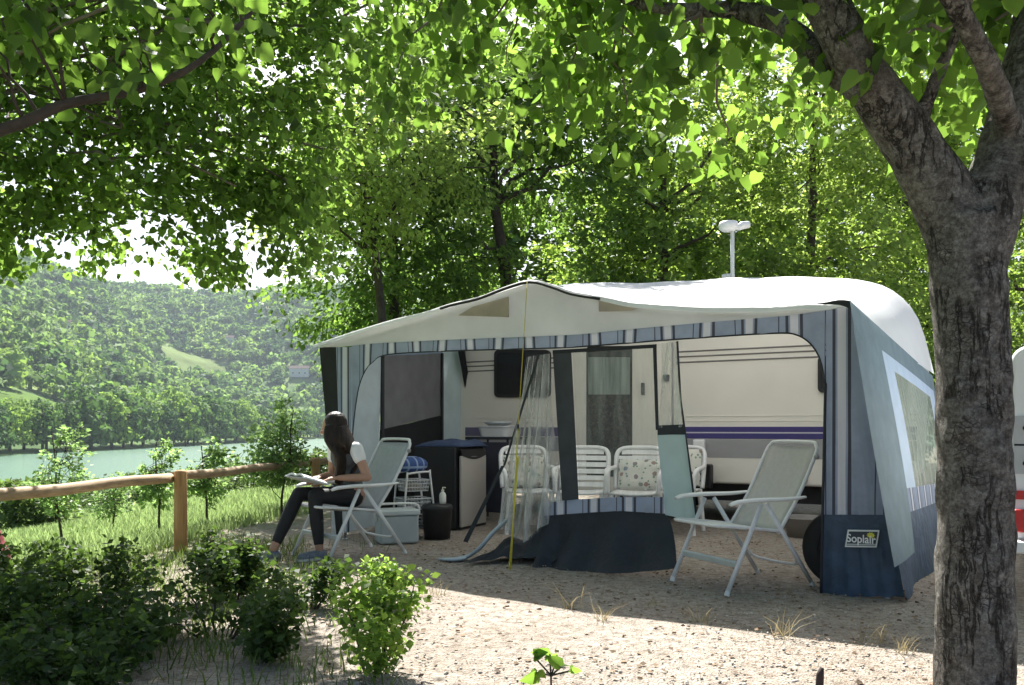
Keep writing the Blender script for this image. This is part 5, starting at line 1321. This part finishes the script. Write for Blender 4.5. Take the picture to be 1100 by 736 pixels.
for Yp_ in (4.45, 7.24, 10.3, 13.2):
    x = fence_x(Yp_) + .085; z0 = tz(x, Yp_)
    mb = MB(); mb.tube([(x, Yp_, z0 - .2), (x, Yp_, z0 + .3), (x, Yp_, FZ + .045), (x, Yp_, FZ + .062)], [.056, .055, .053, .04], 14, jitter=.02); mb.build('post', m_post, fn, smooth=True)
# dark red canvas bag hung near the left edge
mb = MB(); p = at(-16, 588, 5.6); mb.ball(p, (.10, .16, .16)); mb.ball(p + Vector((.02, 0, -.08)), (.13, .16, .13)); mb.tube([(p.x, p.y, 0), p], [.10, .12], 12)
o = mb.build('canvas_bag', pmat('dark_red_canvas', (.20, .02, .03), .7, .2, 10), voxel=.02, sm_it=3); tag(o, 'dark red rounded bag cut off by the left picture edge', 'bag')

# ================================================================ WHITE VAN BEHIND THE TRUNK
VF = Vector((.575, .818, 0)).normalized(); VR = Vector((VF.y, -VF.x, 0)); V0 = Vector((2.855, 4.80, 0))
RV = Matrix((VR, VF, Vector((0, 0, 1)))).transposed()
def vp(x, y, z): return V0 + VR * x + VF * y + Vector((0, 0, z))
vn = empty('white_van', vp(.8, 1.6, 0), 'white vehicle with a red tail lamp parked beyond the thick trunk', 'van')
m_van = pmat('van_paint', (.76, .77, .78), .3, .02, 2); m_pan = pmat('van_grey_panel', (.44, .45, .46), .45, .06, 6)
prof = [(0, .42)] + arc(.09, 1.44, .09, PI, PI / 2, 6) + [(.4, 1.55), (1.2, 1.55)] + arc(1.51, 1.44, .09, PI / 2, 0, 6) + [(1.6, .42)]
mb = MB(); mb.prism([vp(x, 0, z) for x, z in prof], VF * 3.3); mb.build('body', m_van, vn, bevel=.03)
mb = MB(); mb.prism([vp(.015, -.012, z) if i < 2 else vp(1.585, -.012, z) for i, z in enumerate((.80, 1.13, 1.13, .80))], VF * .02); pn = mb.build('rear_panel', m_pan, vn)
mb = MB()
for x in (.075, .8, 1.52):
    for z in (.86, 1.06): mb.ball(vp(x, -.014, z), .014, seg=10, rings=6)
mb.build('bolt', m_dark, pn)
mb = MB(); mb.box(vp(.8, -.006, .965), (1.56, .014, .012), RV); mb.build('seam', m_dark, pn)
mb = MB(); mb.box(vp(.8, -.008, .68), (1.56, .02, .05), RV); mb.build('reflective_strip', m_red, vn)
for x in (.10, 1.50): mb = MB(); mb.box(vp(x, -.02, .535), (.16, .05, .13), RV); mb.build('tail_lamp', m_red, vn, bevel=.012)
mb = MB(); mb.box(vp(.8, -.04, .39), (1.62, .12, .07), RV); mb.build('bumper', m_white, vn, bevel=.015)
mb = MB(); mb.box(vp(.8, 1.6, .30), (1.3, 3.0, .22), RV); mb.build('underside', m_under, vn)
for x in (.12, 1.48):
    for y in (.75, 2.7):
        mb = MB(); Rw = RV @ Matrix.Rotation(PI / 2, 3, 'Y'); mb.lathe(vp(x, y, .29), [(.17, -.085), (.26, -.085), (.29, -.06), (.29, .06), (.26, .085), (.17, .085), (.17, -.085)], 26, Rw); mb.lathe(vp(x, y, .29), [(.001, -.05), (.17, -.06), (.17, .06), (.001, .05)], 20, Rw); mb.build('wheel', m_rub, vn, smooth=True)

# ================================================================ SHRUBS IN FRONT
sh1 = leaf_mat('shaded_shrub_leaf', (.016, .038, .013), (.055, .095, .026), (.15, .26, .04), .4, .55, .2)  # shade of the trees overhead worked into a darker leaf colour
sh2 = leaf_mat('sunlit_shrub_leaf', (.06, .12, .022), (.14, .23, .045), (.46, .70, .12), .6, .5, .25)  # for the sunlit shrubs: sunshine mixed into a lighter leaf colour
def shrub(label, X, Y, H, r, ncl, mat, ls=.055, group='shrubs in the near left corner', per=20):
    root = empty('shrub', (X, Y, tz(X, Y)), label, 'shrub', group); mb = MB(); z0 = tz(X, Y); cen = []
    nst = max(5, int(r * 22))
    for k in range(nst):
        a = rnd.uniform(0, 2 * PI); q = rnd.uniform(.2, 1) ** .7 * r; hh = H * rnd.uniform(.55, 1.12) * (1 - .35 * (q / r) ** 2)
        b0 = Vector((X + .25 * q * math.cos(a), Y + .25 * q * math.sin(a), z0 - .02)); b1 = Vector((X + q * math.cos(a), Y + q * .8 * math.sin(a), z0 + hh))
        pts = limb(mb, b0, b1, .008, .002, .06, 7, .10, 5)
        for p in pts[2:]:
            for _ in range(max(1, ncl // nst // 6)): cen.append(np.array(p) + rng.normal(size=3) * .045 * (r / .5))
    mb.build('stem', bark_dark, root, smooth=True)
    cen = np.array(cen); P = clusters(cen, per, .07 * (1 + r), .9); P = P[P[:, 2] > z0 + .02]
    np_mesh('foliage', *leaves(P, ls, .05, False, None, 1.25), mat, root)
    return root
SH = [(-2.6, 4.25, .34, .55), (-1.95, 3.9, .32, .50), (-3.0, 5.1, .42, .45), (-2.3, 4.75, .38, .42), (-1.5, 4.3, .36, .36), (-1.72, 5.15, .42, .30), (-1.12, 3.85, .30, .26), (-1.8, 3.5, .24, .45), (-1.2, 4.95, .30, .26)]
LB = ['dark low shrub at the left picture edge', 'dark leafy shrub filling the bottom left corner', 'twiggy shrub below the rail at the far left', 'dark shrub in front of the left saplings', 'dark shrub left of the pale gravel gap',
      'taller thin-stemmed shrub just right of the fence post', 'small shaded shrub at the bottom edge near the gravel', 'very low shaded shrub at the bottom left edge', 'thin shrub in front of the woman\'s feet']
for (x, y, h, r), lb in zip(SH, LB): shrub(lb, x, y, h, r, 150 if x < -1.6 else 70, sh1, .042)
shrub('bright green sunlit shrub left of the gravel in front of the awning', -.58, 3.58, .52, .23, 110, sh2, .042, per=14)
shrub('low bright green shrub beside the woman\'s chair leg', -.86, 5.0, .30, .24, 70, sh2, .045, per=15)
# young plant and stake at the bottom edge
root = empty('young_plant', (.16, 3.42, 0), 'small broad-leaved plant poking up at the bottom edge', 'plant'); mb = MB()
P = []
for k in range(5):
    a = k * 1.3; t_ = Vector((.16 + .08 * math.cos(a), 3.42 + .04 * math.sin(a), .07 + .025 * (k % 3))); mb.tube([(.16, 3.42, 0), (.16, 3.42, .05), t_], .004, 6); P.append(t_)
mb.tube([(.16, 3.42, 0), (.155, 3.42, .14)], .004, 6); P.append((.155, 3.42, .13)); mb.build('stem', bark_dark, root, smooth=True)
np_mesh('leaf', *leaves(np.array([tuple(p) for p in P for _ in range(3)]), .06, -.1, True), nl, root)
mb = MB(); mb.tube([(1.245, 3.40, -.05), (1.25, 3.40, .06), (1.258, 3.40, .088)], [.017, .016, .008], 9, jitter=.1); o = mb.build('stake', pmat('stake_wood', (.03, .02, .018), .9, .3), smooth=True); tag(o, 'short dark wooden stake at the bottom edge near the trunk', 'stake')

# loose stones, dead leaves and grass on the pitch
n = 5200
Yg = 3.2 + rng.uniform(0, 1, n) ** 1.6 * 6; Xg = (rng.uniform(330, 1100, n) - CX) / F * Yg
s = rng.uniform(.0025, .0065, n) * rng.choice([1, 1, 1, 1.7], n)
OCT = np.array([(1, 0, 0), (0, 1, 0), (-1, 0, 0), (0, -1, 0), (.1, .1, .75), (0, 0, -.6)]); OQ = np.array([(0, 1, 4), (1, 2, 4), (2, 3, 4), (3, 0, 4), (1, 0, 5), (2, 1, 5), (3, 2, 5), (0, 3, 5)])
V = OCT[None] * s[:, None, None] * rng.uniform(.6, 1.4, (n, 6, 3)); a = rng.uniform(0, 6.28, n); ca, sa = np.cos(a)[:, None], np.sin(a)[:, None]
V = np.stack([V[..., 0] * ca - V[..., 1] * sa, V[..., 0] * sa + V[..., 1] * ca, V[..., 2]], -1) + np.stack([Xg, Yg, np.zeros(n) + .003], -1)[:, None]
g = NT('pebble'); r = g.n('ShaderNodeNewGeometry').outputs['Random Per Island']
m_peb = g.finish(g.n('ShaderNodeBsdfPrincipled', {'Base Color': g.ramp(r, [(0, (.20, .17, .14)), (.4, (.36, .32, .28)), (.8, (.48, .45, .40)), (1, (.6, .57, .53))]), 'Roughness': .9}).outputs[0])
tag(np_mesh('gravel', V.reshape(-1, 3), (OQ[None] + (np.arange(n) * 6)[:, None, None]).reshape(-1, 3), m_peb), kind='stuff')
n = 2600
Yg = 3.3 + rng.uniform(0, 1, n) ** .8 * 4.5; Xg = (rng.uniform(330, 1080, n) - CX) / F * Yg
V, Q = leaves(np.stack([Xg, Yg, np.full(n, .012)], -1), .032, 0, False, None, 1.4); V[:, 2] = np.abs(V[:, 2] - .012) * .45 + .006
tag(np_mesh('dead_leaves', V, Q, leaf_mat('dead_leaf', (.07, .045, .028), (.22, .15, .09), (.2, .12, .06), .15, .8)), kind='stuff')
# short grass round the shrubs and the chair
n = 16000
Xg = rng.uniform(-4.2, -.2, n); Yg = rng.uniform(3.2, 8.0, n)
px, py = pix(np.stack([Xg, Yg, np.zeros(n)], -1))
den = np.clip(.9 - (px - 300) / 160, 0, 1) * (.5 + .5 * np.sin(Xg * 4.1 + 1) * np.sin(Yg * 3.3)) + .25 * (px < 330)
den *= np.where((px > 250) & (px < 345) & (py > 640) & (py < 705), .12, 1) * np.where((px > 330) & (Yg > 6.3), .15, 1)
k = (rng.uniform(0, 1, n) < den) & (fence_x(Yg) - Xg < .2); Xg, Yg = Xg[k], Yg[k]; n = len(Xg)
h = rng.uniform(.03, .13, n)
tag(np_mesh('grass', *blades(Xg, Yg, terrain(Xg, Yg) - .005, h, rng.uniform(0, 6.28, n), h * rng.uniform(.2, .9, n), rng.uniform(.002, .005, n)), leaf_mat('lawn_grass', (.04, .085, .02), (.14, .20, .05), (.22, .32, .06), .35, .6)), kind='stuff')
dry = leaf_mat('dry_grass', (.22, .17, .09), (.46, .38, .22), (.4, .33, .18), .3, .8)
TUFT = [((612, 655), .16, 26, 'dry grass tuft tallest of those in front of the clear door'), ((648, 668), .12, 22, 'dry grass tuft with green blades beside the shadow edge'), ((470, 640), .09, 22, 'dry grass tuft near the bright shrub'), ((752, 668), .12, 20, 'dry grass tuft in front of the empty folding chair'),
        ((842, 684), .15, 22, 'dry grass tuft below the spare wheel'), ((938, 690), .16, 26, 'dry grass tuft below the maker\'s badge'), ((972, 700), .10, 24, 'dry grass tuft close to the thick trunk'), ((700, 652), .07, 16, 'dry grass tuft below the dark door skirt')]
for (px_, py_), hh, nb_, lb in TUFT:
    p = gnd(px_, py_); x = p.x + rng.normal(size=nb_) * .03; y = p.y + rng.normal(size=nb_) * .025; h = hh * rng.uniform(.3, 1.15, nb_)
    o = np_mesh('dry_grass_tuft', *blades(x, y, np.full(nb_, -.004), h, rng.uniform(0, 6.28, nb_), h * rng.uniform(.3, 1.6, nb_), rng.uniform(.0015, .003, nb_)), dry); tag(o, lb, 'grass tuft', 'dry grass tufts on the gravel')
# ================================================================ AIR
if HAZE > 0:
    mb = MB(); x0, x1, y0, y1, z0, z1 = -1790, 1490, -55, 2590, -11, 320
    mb.add([(x, y, z) for x in (x0, x1) for y in (y0, y1) for z in (z0, z1)], [(0, 1, 3, 2), (4, 6, 7, 5), (0, 4, 5, 1), (2, 3, 7, 6), (0, 2, 6, 4), (1, 5, 7, 3)])
    m = bpy.data.materials.new('air'); m.use_nodes = True; t = m.node_tree; t.nodes.clear()
    ou = t.nodes.new('ShaderNodeOutputMaterial'); pv = t.nodes.new('ShaderNodeVolumePrincipled')
    pv.inputs['Color'].default_value = (.78, .89, 1.0, 1); pv.inputs['Density'].default_value = HAZE; pv.inputs['Anisotropy'].default_value = .0
    t.links.new(pv.outputs[0], ou.inputs['Volume'])
    tag(mb.build('haze', m), kind='stuff')
